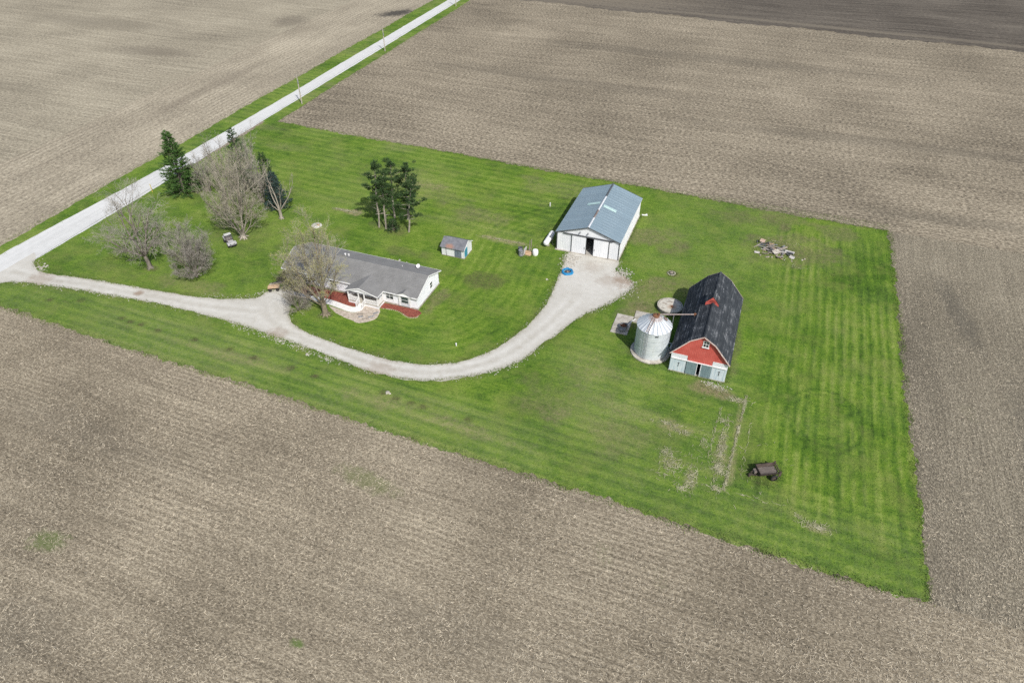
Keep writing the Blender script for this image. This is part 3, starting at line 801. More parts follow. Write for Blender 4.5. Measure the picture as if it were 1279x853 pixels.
    for sgn, y0 in ((-1, 9.1), (1, 8.2)):
        mb = MB()
        for h in (.075, .095):
            vs, fs = slope_strip(sgn, .45, 3.0, y0, y0+pw*.95, h); mb.add(vs, fs)
        part_('skylight_panel', mb, m_sky, label='pale mint translucent roof sheet')
    m_capw = MIX('chalky_ridge_cap', (.50,.53,.55), (.64,.66,.67), 2, .6); m_capr = MIX('brown_ridge_cap', (.15,.115,.10), (.26,.22,.20), 2, .8)
    # ridge cap in weathered lengths
    for y0, y1, m in ((-.28,3.4,m_capw),(3.42,6.4,m_capr),(6.42,12.0,m_capw),(12.02,D+.28,m_dtrim)):
        mb = MB()
        mb.prism([(-.17,SR+.07),(0,SR+.15),(.17,SR+.07),(.17,SR+.10),(0,SR+.18),(-.17,SR+.10)], 'y', y0, y1)
        part_('ridge_cap', mb, m)
    # dark rake trim and pale eave trim
    for y in (-.30, D+.26):
        for sgn in (-1, 1):
            mb = MB(); mb.bar((0,y,SR-.02),(sgn*sl*cos(ang),y,SR-sl*sin(ang)-.02), .05, .17); part_('rake_trim', mb, m_dtrim)
    for sgn in (-1, 1):
        mb = MB(); x = sgn*(sl*cos(ang)-.03); z = SR-sl*sin(ang)
        mb.box(min(x,x+sgn*.05), max(x,x+sgn*.05), -.24, D+.2, z-.10, z+.012); part_('eave_trim', mb, m_trim)
    # posts and rafters inside, seen through the door gap
    mb = MB()
    for i in range(1, 5):
        for sgn in (-1,1): mb.box(sgn*(W2-.25)-.08, sgn*(W2-.25)+.08, i*3.5-.08, i*3.5+.08, .1, SE)
        mb.bar((-W2+.1,i*3.5,SE-.05),(W2-.1,i*3.5,SE-.05), .06, .2)
    part_('roof_truss', mb, m_wood)
    return T
build_shed()

# ------------------------------------------------------------------ gambrel barn
BX0, BX1, BY0, BY1, BE, BB, BR = -4.78, 3.10, 77.2, 93.5, 3.55, 6.28, 7.38
def build_barn():
    xm = (BX0+BX1)/2; W2 = (BX1-BX0)/2; D = BY1-BY0; bw = 1.72
    T = thing('barn', 'old red barn with worn black gambrel roof and teal sliding doors', 'barn', (xm, BY0, 0))
    P = lambda n, mb, m, par=T, **k: part(n, mb, m, par, **k)
    mb = MB(); mb.box(-W2-.06, W2+.06, -.06, D+.06, -.1, .16); P('foundation', mb, m_conc)
    prof = [(-W2,BE),(-bw,BB),(0,BR),(bw,BB),(W2,BE)]
    # side and rear walls, boards slightly uneven
    rg = random.Random(3)
    def boards(mb, x0, x1, zlo, zhi, y, t=.04, wd=.26):
        x = x0
        while x < x1-.02:
            e = min(x+wd, x1); o = rg.uniform(0,.018)
            a, b = zhi(x+.005), zhi(e-.005)
            vs = [(x+.004,y-o,zlo(x)),(e-.004,y-o,zlo(e)),(e-.004,y-o,b),(x+.004,y-o,a)]
            vs += [(p[0],y+t,p[2]) for p in vs]
            mb.add(vs, ((0,1,2,3),(7,6,5,4),(0,4,5,1),(1,5,6,2),(2,6,7,3),(3,7,4,0)))
            x = e
    def roofz(x):
        x = abs(x)
        return (BR-(BR-BB)*x/bw if x < bw else BB-(BB-BE)*(x-bw)/(W2-bw)) - .05
    for sgn in (-1, 1):
        mb = MB(); boards(mb, 0, D, lambda x: .16, lambda x: BE-.02, 0)
        o = P('side_wall', mb, m_pale); o.location = (sgn*W2, 0 if sgn > 0 else D, 0); o.rotation_euler = (0,0,sgn*pi/2)
    mb = MB(); boards(mb, -W2, W2, lambda x: .16, roofz, 0); o = P('rear_wall', mb, m_red); o.location = (0,D,0); o.rotation_euler = (0,0,pi)
    # front gable: red boards, lower in the middle
    fx = lambda f: -W2+2*W2*f
    TR = 2.48
    mb = MB(); boards(mb, -W2+.02, W2-.02, lambda x: TR if fx(.29) < x < fx(.735) else 3.30, roofz, 0, wd=.24); P('gable_wall', mb, m_red)
    for a, b in ((0,.29), (.735,1)):
        mb = MB()
        for i in range(4): mb.box(fx(a)+.01, fx(b)-.01, -.03-.012*(i % 2), .05, 2.56+i*.185, 2.56+i*.185+.178)
        P('white_boarding', mb, m_white_board)
        mb = MB(); boards(mb, fx(a)+.02, fx(b)-.02, lambda x: .16, lambda x: TR, -.02, wd=.30)
        o = P('front_wall', mb, m_pale)
        xm_ = fx((a+b)/2)+.1
        mb = MB(); mb.box(xm_-.03, xm_+.03, -.10, -.045, 1.05, 1.75); mb.box(xm_-.12, xm_+.12, -.09, -.045, 1.7, 1.8); P('latch', mb, m_dtrim, o)
    for a, b in ((.295,.482), (.552,.735)):
        mb = MB(); boards(mb, fx(a), fx(b), lambda x: .2, lambda x: TR-.03, -.13, wd=.24)
        for z in (.35, 1.3, 2.2): mb.box(fx(a)+.03, fx(b)-.03, -.165, -.149, z, z+.14)
        d = P('sliding_door', mb, m_teal)
        mb = MB(); e = b if a < .5 else a
        mb.box(fx(e)-.05, fx(e)+.05, -.18, -.08, .2, TR-.03); P('door_edge', mb, m_white_board, d)
    mb = MB(); mb.box(fx(.01), fx(.99), -.20, -.055, TR-.02, TR+.09); P('door_track', mb, m_trim)
    mb = MB(); mb.box(-W2+.2, W2-.2, .3, D-.3, .16, .2); P('dirt_floor', mb, m_black)
    # small four-pane gable window
    wx, wz = .42, 5.55
    o = MB(); o.box(wx-.36, wx+.36, -.05, -.02, wz, wz+.98); win = P('window', o, m_black)
    mb = MB()
    for sx in (-.27, .05):
        for sz in (.13, .56): mb.box(wx+sx, wx+sx+.23, -.063, -.052, wz+sz, wz+sz+.34)
    P('pane', mb, m_glass, win)
    mb = MB()
    mb.box(wx-.42, wx-.34, -.09, -.03, wz-.02, wz+1.02); mb.box(wx+.34, wx+.42, -.09, -.03, wz-.02, wz+1.02); mb.box(wx-.34, wx+.34, -.09, -.03, wz+.95, wz+1.03)
    mb.box(wx-.03, wx+.03, -.085, -.064, wz, wz+.95); mb.box(wx-.34, wx+.34, -.083, -.0645, wz+.48, wz+.54)
    P('window_frame', mb, m_trim, win)
    mb = MB(); mb.box(wx-.50, wx+.50, -.20, -.03, wz-.12, wz-.025); P('window_sill', mb, m_trim, win)
    # roof: stepped shingle courses on four planes with a bowed eave
    ov = .22; yf, yb = -.38, D+.30
    lines = [(0.0,BR+.06),(bw,BB+.07),(W2+ov,BE-.10)]
    for sgn in (-1, 1):
        for (x0,z0),(x1,z1) in zip(lines[:-1], lines[1:]):
            mb = MB(); L = math.dist((x0,z0),(x1,z1)); k = max(2, int(L/.24)); nx_, nz_ = (z0-z1)/L, (x1-x0)/L
            for i in range(k):
                a, b = i/k, (i+1)/k
                pa = (x0+(x1-x0)*a, z0+(z1-z0)*a); pb = (x0+(x1-x0)*b, z0+(z1-z0)*b)
                h = .035
                m_ = 26
                for j in range(m_):                      # each course broken into lengths that lift a little
                    y0, y1 = yf+(yb-yf)*j/m_, yf+(yb-yf)*(j+1)/m_
                    h2 = h+rg.uniform(0,.028)
                    q = [(pa[0],pa[1]),(pb[0]+nx_*h2,pb[1]+nz_*h2),(pb[0]-nx_*.02,pb[1]-nz_*.02)]
                    vs = [(sgn*p[0],y,p[1]) for y in (y0,y1) for p in q]
                    mb.add(vs, ((0,1,4,3),(1,2,5,4)))
            P('roof_slope', mb, m_barnroof, fix=False)
    mb = MB(); mb.prism([(-.2,BR+.02),(0,BR+.13),(.2,BR+.02),(.2,BR+.06),(0,BR+.17),(-.2,BR+.06)], 'y', yf, yb); P('ridge_cap', mb, m_barnroof)
    mb = MB()                                            # roof boards below the shingles
    for sgn in (-1, 1):
        for (x0,z0),(x1,z1) in zip(lines[:-1], lines[1:]):
            vs = [(sgn*x,y,z-d) for y in (yf+.01,yb-.01) for d in (.02,.09) for (x,z) in ((x0,z0),(x1,z1))]
            mb.add(vs, ((0,1,5,4),(2,3,7,6),(0,1,3,2),(4,5,7,6),(1,3,7,5)))
    P('roof_deck', mb, m_wood)
    mpk = MIX('pinkish_white_trim', (.50,.36,.32), (.66,.58,.54), 2, .8)
    for y in (yf-.03, yb+.03):
        for sgn in (-1, 1):
            for (x0,z0),(x1,z1) in zip(lines[:-1], lines[1:]):
                mb = MB(); mb.bar((sgn*x0,y,z0-.05),(sgn*x1,y,z1-.05), .04, .15); P('rake_trim', mb, mpk)
    # red gabled roof vent astride the ridge
    V = thing_part = link('roof_vent', None, T, (-.12, 8.05, BR))
    mb = MB(); a, h = .95, 1.12
    outl = [(-a-.22,-.62),(-a*.55,-.16),(-a,.02),(0,h),(a,.02),(a*.55,-.16),(a+.22,-.62),(0,.10)]
    mb.prism([(-a,-.52),(-a,.02),(0,h),(a,.02),(a,-.52),(0,.02)], 'y', -.06, .0)
    mb.prism([(-a+.02,-.50),(-a+.02,.0),(-a+.3,.2),(-a+.3,-.4)], 'y', 0, 1.5)
    mb.prism([(a-.02,-.50),(a-.02,.0),(a-.3,.2),(a-.3,-.4)], 'y', 0, 1.5)
    P('vent_wall', mb, m_red, V)
    mb = MB()
    for i in range(4): mb.box(-.5+.05*i, .5-.05*i, -.085, -.062, .10+i*.12, .16+i*.12)
    P('louvre', mb, MIX('dark_red_slats', (.16,.03,.025), (.24,.05,.04), 3), V)
    mb = MB()
    for sgn in (-1,1):
        vs = [(0,y,h+.06) for y in (-.12,1.55)] + [(sgn*(a+.10),y,-.04) for y in (-.12,1.55)] + [(0,y,h-.02) for y in (-.12,1.55)] + [(sgn*(a+.10),y,-.10) for y in (-.12,1.55)]
        mb.add(vs, ((0,1,3,2),(4,5,7,6),(0,2,6,4),(1,3,7,5),(2,3,7,6)))
    P('vent_roof', mb, m_barnroof, V)
    return T
build_barn()

# ------------------------------------------------------------------ ranch house
def build_house():
    HX0, HX1, HY0, HY1 = -70.2, -45.25, 77.35, 85.3
    E, RZ = 2.62, 4.15
    L, D = HX1-HX0, HY1-HY0
    T = thing('ranch_house', 'long white ranch house with grey shingle roof and gabled front porch', 'house', (HX0, HY0, 0))
    P = lambda n, mb, m, par=T, **k: part(n, mb, m, par, **k)
    mb = MB(); mb.box(-.04, L+.04, -.04, D+.04, -.1, .32); P('foundation', mb, m_conc)
    ym = D*.5
    def clap(mb, x0, x1, z0, z1, y, flip=False):       # lap siding courses
        n = max(1, int((z1-z0)/.2))
        for i in range(n):
            a, b = z0+(z1-z0)*i/n, z0+(z1-z0)*(i+1)/n
            mb.add([(x0,y-.03,a),(x1,y-.03,a),(x1,y-.004,b),(x0,y-.004,b),(x0,y,a),(x1,y,a)], ((0,1,2,3),(0,4,5,1)))
    mb = MB(); clap(mb, 0, L, .32, E, 0); mb.box(.02, L-.02, 0, .1, .32, E); P('front_wall', mb, m_vinyl, fix=False)
    mb = MB(); mb.box(0, L, D-.1, D, .32, E); P('rear_wall', mb, m_vinyl)
    for x0, n in ((L-.1,1), (0,-1)):
        mb = MB(); mb.prism([(.0,.32),(D,.32),(D,E),(ym,RZ-.06),(0,E)], 'x', x0, x0+.1)
        for i in range(17):
            z = .36+i*.2
            y0, y1 = (0, D) if z < E else ((z-E)/(RZ-E)*ym, D-(z-E)/(RZ-E)*ym)
            if y1-y0 > .4: mb.box(x0+(.1 if n > 0 else -.022), x0+(.122 if n > 0 else 0), y0+.05, y1-.05, z, z+.02)
        P('gable_wall', mb, m_vinyl)
    # main roof
    ov = .38; k = (RZ-E)/ym
    def slope(mb, x0, x1, ya, za, yb, zb, n, th=.03):
        for i in range(n):
            a, b = i/n, (i+1)/n
            y0, z0, y1, z1 = ya+(yb-ya)*a, za+(zb-za)*a, ya+(yb-ya)*b, za+(zb-za)*b
            mb.add([(x0,y0,z0),(x1,y0,z0),(x1,y1,z1+th),(x0,y1,z1+th),(x0,y1,z1),(x1,y1,z1)], ((0,1,2,3),(3,2,5,4)))
    for y in (-ov, D+ov):
        mb = MB(); slope(mb, -.3, L+.3, ym, RZ+.06, y, E-k*ov+.06, 16); P('roof_slope', mb, m_houseroof, fix=False)
    mb = MB(); mb.prism([(ym-.15,RZ+.03),(ym,RZ+.11),(ym+.15,RZ+.03),(ym,RZ+.05)], 'x', -.3, L+.3); P('ridge_cap', mb, m_houseroof)
    mb = MB(); mb.prism([(-ov,E-k*ov-.02),(ym,RZ-.03),(D+ov,E-k*ov-.02),(D+ov,E-k*ov+.04),(ym,RZ+.04),(-ov,E-k*ov+.04)], 'x', -.28, L+.28); P('roof_deck', mb, m_trim)
    for x in (-.33, L+.33):
        for y in (-ov, D+ov):
            mb = MB(); mb.bar((x,ym,RZ-.02),(x,y,E-k*ov-.02), .05, .18); P('rake_trim', mb, m_trim)
    for y in (-ov-.05, D+ov+.05):
        mb = MB(); mb.box(-.3, L+.3, y-.05, y+.05, E-k*ov-.10, E-k*ov+.05); P('gutter', mb, m_trim)
    # windows
    def window(x, z, w_, h, two=True):
        mb = MB(); mb.box(x-w_/2, x+w_/2, -.06, -.035, z, z+h); o = P('window', mb, m_glass)
        mb = MB()
        for a, b in ((x-w_/2-.08,x-w_/2),(x+w_/2,x+w_/2+.08),(x-.03,x+.03)): mb.box(a, b, -.085, -.0605, z-.05, z+h+.05)
        for c in (z-.06, z+h*.5-.03, z+h): mb.box(x-w_/2, x+w_/2, -.083, -.0615, c, c+.06)
        P('window_frame', mb, m_trim, o)
        mb = MB(); mb.box(x-w_/2-.12, x+w_/2+.12, -.13, -.055, z-.13, z-.07); P('window_sill', mb, m_trim, o)
    for x in (2.2, 5.5, 9.4): window(x, 1.05, 1.1, 1.2)
    window(20.0, 1.0, 1.25, 1.3)
    mb = MB(); mb.box(L+.005, L+.03, 4.6, 5.4, 1.15, 2.25); o = P('window', mb, m_glass)
    mb = MB()
    for y in (4.54, 5.40): mb.box(L+.0, L+.07, y-.03, y+.03, 1.1, 2.3)
    for z in (1.1, 1.67, 2.25): mb.box(L+.0, L+.066, 4.57, 5.37, z, z+.06)
    P('window_frame', mb, m_trim, o)
    # little wall dormer with pilasters, right of the porch
    bx = L-2.15
    mb = MB(); mb.box(bx-.95, bx+.95, -.16, -.035, .32, E-.1); clap(mb, bx-.75, bx+.75, .34, E-.12, -.17); P('bay_front', mb, MIX('grey_siding', (.50,.53,.55), (.58,.61,.63), 1, .7), fix=False)
    for s_ in (-1, 1):
        mb = MB(); mb.box(bx+s_*.93-.13, bx+s_*.93+.13, -.28, -.165, .3, E-.12); P('pilaster', mb, m_trim)
    mb = MB(); mb.prism([(bx-1.45,E-.20),(bx,E+.36),(bx+1.45,E-.20)], 'y', -.40, -.30); P('bay_gable', mb, m_trim)
    mb = MB()
    for s_ in (-1,1): mb.add([(bx,-.50,E+.46),(bx,1.4,E+.46),(bx+s_*1.6,1.4,E-.18),(bx+s_*1.6,-.50,E-.18)], ((0,1,2,3),))
    P('bay_roof', mb, m_houseroof)
    mb = MB(); mb.box(bx-.62, bx+.62, -.22, -.195, .95, 2.15); o = P('window', mb, m_glass)
    mb = MB()
    for a in (bx-.66, bx+.62): mb.box(a, a+.05, -.24, -.196, .9, 2.2)
    for c in (.9, 1.5, 2.15): mb.box(bx-.61, bx+.62, -.237, -.197, c, c+.05)
    P('window_frame', mb, m_trim, o)
    # front porch: floor, posts, rails, gabled roof
    px0, px1, py = 13.35, 18.85, -2.0
    pc = (px0+px1)/2 - .35
    mb = MB(); mb.box(px0, px1, py, -.05, .30, .46); P('porch_floor', mb, m_conc)
    mb = MB(); mb.box(px0+.02, px1-.02, py-.03, py+.03, 0, .31); mb.box(px0-.03, px0+.03, py, -.05, 0, .31); mb.box(px1-.03, px1+.03, py, -.05, 0, .31); P('porch_skirt', mb, m_vinyl)
    for x, y in ((px0+.08,py+.08),(px0+2.0,py+.08),(px0+3.05,py+.08),(px1-.08,py+.08),(px0+.08,-.2),(px1-.08,-.2)):
        mb = MB(); mb.box(x-.07, x+.07, y-.07, y+.07, .46, E-.15); P('porch_post', mb, m_trim)
    for a, b in (((px0+.1,py+.08),(px0+1.95,py+.08)), ((px0+3.1,py+.08),(px1-.1,py+.08)), ((px0+.08,py+.1),(px0+.08,-.3)), ((px1-.08,py+.1),(px1-.08,-.3))):
        mb = MB(); d = (b[0]-a[0], b[1]-a[1]); L_ = math.hypot(*d); n = int(L_/.16)
        mb.bar((*a,1.36),(*b,1.36), .09, .07); mb.bar((*a,.60),(*b,.60), .06, .06)
        for i in range(n): 
            t = (i+.5)/n; x, y = a[0]+d[0]*t, a[1]+d[1]*t; mb.box(x-.035, x+.035, y-.035, y+.035, .6, 1.33)
        P('porch_railing', mb, m_trim)
    mb = MB(); mb.box(px0+2.25, px0+2.25+.9, -.07, -.035, .46, 2.5); dr = P('front_door', mb, m_trim)
    mb = MB(); mb.box(px0+2.4, px0+3.0, -.085, -.072, 1.3, 2.3); P('door_glass', mb, m_glass, dr)
    # porch roof
    pz = E+.85
    mb = MB()
    for s_, xe in ((-1,px0-.25),(1,px1+.25)):
        n = 8
        for i in range(n):
            a, b = i/n, (i+1)/n
            x0_, z0_, x1_, z1_ = pc+(xe-pc)*a, pz-(pz-E+.1)*a, pc+(xe-pc)*b, pz-(pz-E+.1)*b
            mb.add([(x0_,py-.3,z0_),(x0_,2.6,z0_),(x1_,2.6,z1_+.03),(x1_,py-.3,z1_+.03),(x1_,py-.3,z1_),(x1_,2.6,z1_)], ((0,1,2,3),(3,2,5,4)))
    P('porch_roof', mb, m_houseroof, fix=False)
    mb = MB(); mb.prism([(px0-.05,E-.16),(px1+.05,E-.16),(pc,pz-.08)], 'y', py-.1, py+.0); P('porch_gable', mb, m_vinyl)
    mb = MB(); mb.bar((pc,py-.32,pz-.04),(px0-.3,py-.32,E-.14), .05, .17); mb.bar((pc,py-.32,pz-.04),(px1+.3,py-.32,E-.14), .05, .17)
    mb.box(px0-.02, px1+.02, py+.01, py+.16, E-.3, E-.14); mb.box(px1+.2, px1+.3, py-.3, -.4, E-.24, E-.1); P('porch_trim', mb, m_trim)
    # steps with side rails down to the walk
    for i in range(3):
        mb = MB(); mb.box(px0+2.02, px0+3.05, py-.3*(i+1), py-.3*i-.005, -.02, .36-.12*i); P('porch_step', mb, m_wconc)
    for x in (px0+1.98, px0+3.09):
        mb = MB(); mb.bar((x,py,1.30),(x,py-1.0,.95), .07, .07); mb.box(x-.04, x+.04, py-1.0, py-.92, 0, .95)
        for i in range(5): mb.box(x-.02, x+.02, py-.17*(i+1)-.02, py-.17*(i+1)+.02, .05, 1.2-.06*i)
        P('stair_rail', mb, m_trim)
    # roof hardware
    for x, y in ((9.0,1.2+ym),(9.6,1.3+ym)):
        mb = MB(); z = RZ-(y-ym)*k; mb.lathe([(.10,-.1),(.10,.35),(.16,.36),(.16,.45),(.02,.5)], 8, (x,y,z)); P('roof_vent', mb, m_trim)
    mb = MB(); z = RZ-(1.9)*k; mb.lathe([(.05,-.05),(.05,.3)], 8, (19.4,ym+1.9,z)); P('roof_vent', mb, m_trim)
    mb = MB(); y = ym+2.7; z = RZ-2.7*k
    mb.tube([(22.0,y,z),(22.0,y,z+.5)], .03, 6)
    R_ = Matrix.Translation((22.0,y-.05,z+.62)) @ Matrix.Rotation(radians(50),4,'X')
    n = 14; vs = [R_ @ Vector((0,0,-.1))]
    for r_, q in ((.22,-.05),(.35,.02)):
        for i in range(n): vs.append(R_ @ Vector((r_*cos(2*pi*i/n), r_*sin(2*pi*i/n), q)))
    fs = [(0,1+i,1+(i+1)%n) for i in range(n)] + [(1+i,1+n+i,1+n+(i+1)%n,1+(i+1)%n) for i in range(n)]
    mb.add(vs, fs); P('satellite_dish', mb, m_trim)
    return T
build_house()

# ------------------------------------------------------------------ beds, walk and bits by the house
def slab(name, pts, z0, z1, mat):
    mb = MB(); mb.prism(pts, 'z', z0, z1); return mb
def bed(name, label, cat, pts, h, mat, seed):
    pl = smooth_line(pts+[pts[0]], .5)[:-1]; pl = rag(pl, seed, .05)
    n = len(pl); cx, cy = sum(p[0] for p in pl)/n, sum(p[1] for p in pl)/n
    me = MB(); me.add([(x,y,.0) for x,y in pl]+[(cx+(x-cx)*.97,cy+(y-cy)*.97,h) for x,y in pl], [(i,(i+1)%n,n+(i+1)%n,n+i) for i in range(n)]+[tuple(range(n,2*n))])
    return tag(part(name, me, mat, None), label, cat)
bed('mulch_bed', 'red mulch bed between the curved white walk and the house', 'flower bed', [(-66.8,76.9),(-57.1,77.2),(-56.9,75.5),(-55.1,75.4),(-55.0,74.7),(-56.2,74.45),(-60.3,74.9),(-64,74.6),(-67.5,75.2)], .06, m_mulch, 3)
bed('mulch_bed', 'red mulch bed under the front windows right of the porch', 'flower bed', [(-51.3,77.2),(-51.3,75.7),(-50.2,76.0),(-48.3,76.1),(-46.9,75.6),(-45.7,75.2),(-44.7,75.7),(-44.9,77.2)], .06, m_mulch, 4)
bed('gravel_bed', 'tan gravel bed in front of the porch with dark slabs', 'gravel bed', [(-59.4,73.3),(-57.2,72.0),(-53.8,71.2),(-52.4,71.0),(-50.6,72.7),(-50.7,74.7),(-51.2,75.5),(-54,75.2),(-54.2,73.3),(-56,72.95)], .035, m_patio, 5)
walk_o = smooth_line([(-68.5,73.5),(-63.57,73.55),(-59.64,73.55),(-55.9,73.05),(-54.4,73.25),(-53.7,74.1),(-53.75,74.55)], .4)
walk_i = smooth_line([(-68.5,74.6),(-63.9,74.65),(-60.1,74.75),(-56.2,74.3),(-55.2,74.35),(-54.95,74.6),(-54.95,74.62)], .4)
mb = MB(); mb.prism(walk_o + walk_i[::-1], 'z', -.05, .10); structure('garden_walk', mb.mesh('garden_walk', m_wconc))
rg = random.Random(8)
m_edge = MIX('tan_edging', (.26,.20,.145), (.40,.32,.24), 3, .95)
T = thing('bed_edging', 'tan stone edging round the right mulch bed', 'edging', (-47.5,75.8,0))
for i, (x, y) in enumerate(rag(smooth_line([(-50.9,75.75),(-50.2,75.85),(-48.3,75.95),(-46.9,75.45),(-45.7,75.05),(-44.6,75.6),(-44.75,76.9)], .30), 2, .02)):
    mb = MB(); mb.rock((0,0,0), rg.uniform(.14,.19), rg, .5); part('edging_stone', mb, m_edge, T, loc=(x+47.5,y-75.8,-.01))
for i, (x, y, a) in enumerate(((-53.0,72.5,.5),(-52.0,72.2,.7),(-51.4,73.1,.8),(-53.4,73.0,.2),(-51.2,74.2,.9))):
    mb = MB(); mb.bbox((0,0,.05), (rg.uniform(.7,1.1), rg.uniform(.22,.4), .1), rz=a, bev=.03)
    o = part('stepping_slab', mb, m_wood if i % 2 else m_grey, None, loc=(x,y,.03))
    tag(o, ['dark grey slab lying nearest the porch steps in the gravel bed','brown timber lying at the front edge of the gravel bed','grey slab tilted at the right end of the gravel bed','brown timber beside the dark grey slab in the gravel bed','grey slab by the porch corner in the gravel bed'][i], 'slab', 'slabs in the gravel bed')

# ------------------------------------------------------------------ small garden shed
def build_small():
    x0, y0, Wd, D, E, RZ = -48.75, 93.85, 4.4, 3.35, 1.95, 2.85
    T = thing('garden_shed', 'small white garden shed with grey roof, rusty patch and blue side sheet', 'shed', (x0,y0,0))
    P = lambda n, mb, m, par=T, **k: part(n, mb, m, par, **k)
    mb = MB(); mb.box(-.05, Wd+.05, -.05, D+.05, -.05, .12); P('base', mb, m_wood)
    mb = MB(); mb.box(0, Wd, 0, .06, .12, E)
    for i in range(15): mb.box(.05+i*.30, .08+i*.30, -.015, 0, .12, E)
    P('front_wall', mb, m_white)
    mb = MB(); mb.box(0, Wd, D-.06, D, .12, E); P('rear_wall', mb, m_white)
    for x in (0, Wd-.06):
        mb = MB(); mb.prism([(.06,.12),(D-.06,.12),(D-.06,E),(D*.5,RZ-.05),(.06,E)], 'x', x, x+.06); P('gable_wall', mb, m_white)
    mb = MB(); mb.box(Wd+.01, Wd+.05, .15, 1.35, .2, 1.85); P('side_sheet', mb, MIX('teal_blue_sheet', (.03,.20,.30), (.07,.30,.40), 2, .6), label='teal blue sheet on the side wall')
    mb = MB(); mb.box(2.55, 3.85, -.06, -.02, .14, 1.82); d = P('door', mb, MIX('slate_grey_door', (.12,.155,.19), (.18,.215,.25), 2, .6))
    mb = MB(); mb.box(3.17, 3.22, -.075, -.062, .16, 1.8); mb.box(2.5, 3.9, -.09, -.065, 1.82, 1.9); P('door_trim', mb, m_dtrim, d)
    mb = MB(); mb.box(.85, .95, -.05, -.018, .14, 1.85); P('downpipe', mb, m_grey)
    k = (RZ-E)/(D*.5); ov = .28
    t = NT('grey_roof_with_rust'); n2 = t.noise(1.6, 4, .7)
    dd = t.n.new('ShaderNodeVectorMath'); dd.operation = 'DISTANCE'; t.put(dd.inputs[0], t.map(scale=(.65,1,1))); dd.inputs[1].default_value = (1.05,.1,2.0)
    rm = t.rng(t.math('ADD', dd.outputs['Value'], t.math('MULTIPLY', n2, .9)), 1.15, .65)
    m = t.out(t.mix(t.math('MULTIPLY', rm, .8), t.mix(t.rng(n2,.35,.65), (.125,.13,.145), (.19,.195,.21)), (.34,.18,.12)), .7)
    for s_, y in ((0,-ov),(1,D+ov)):
        mb = MB(); 
        mb.add([(-.2,D/2,RZ+.03),(Wd+.12,D/2,RZ+.03),(Wd+.12,y,E-k*ov+.03),(-.2,y,E-k*ov+.03),(-.2,D/2,RZ-.04),(Wd+.12,D/2,RZ-.04),(Wd+.12,y,E-k*ov-.04),(-.2,y,E-k*ov-.04)], ((0,1,2,3),(4,5,6,7),(2,3,7,6),(1,2,6,5),(0,3,7,4)))
        P('roof_slope', mb, m)
    mb = MB(); mb.prism([(D/2-.14,RZ-.01),(D/2,RZ+.08),(D/2+.14,RZ-.01)], 'x', -.2, Wd+.12); P('ridge_cap', mb, m_grey)
    mb = MB(); mb.bar((Wd+.14,D/2,RZ),(Wd+.14,-ov,E-k*ov), .04, .12); mb.bar((Wd+.14,D/2,RZ),(Wd+.14,D+ov,E-k*ov), .04, .12); mb.box(Wd-.12,Wd,-.05,-.02,.12,E-.05); P('trim', mb, m_trim)
build_small()

# ------------------------------------------------------------------ grain bin and what stands round it
def galv_mat():
    t = NT('galvanised_bin_steel')
    n1 = t.noise(.8, 4, .65); n2 = t.noise(1.0, 4, .7, t.map(scale=(2.5,2.5,.35)))
    c = t.mix(t.rng(n1,.3,.7), (.52,.57,.60), (.68,.715,.74))
    c = t.mix(t.math('MULTIPLY', t.rng(n2,.60,.76), .55), c, (.30,.27,.24))
    z = t.sep()[2]
    rim = t.math('MULTIPLY', t.rng(t.math('ADD', z, t.math('MULTIPLY', n2, .9)), 1.0, .35), .6)
    c = t.mix(rim, c, (.26,.20,.15))
    return t.out(c, .50, .15, .4)
def binroof_mat():
    t = NT('rusty_topped_bin_roof')
    n1 = t.noise(2.0, 4, .7, t.map(scale=(1,1,.2))); z = t.sep()[2]
    c = t.mix(t.rng(t.noise(.7,3,.6),.3,.7), (.44,.49,.52), (.60,.635,.655))
    f = t.rng(t.math('ADD', z, t.math('MULTIPLY', t.math('SUBTRACT', n1, .5), 1.7)), 1.0, 1.65)
    c = t.mix(t.math('MULTIPLY', f, .8), c, (.27,.145,.095))
    return t.out(c, .42, .35, .4)
m_bin, m_binroof = galv_mat(), binroof_mat()
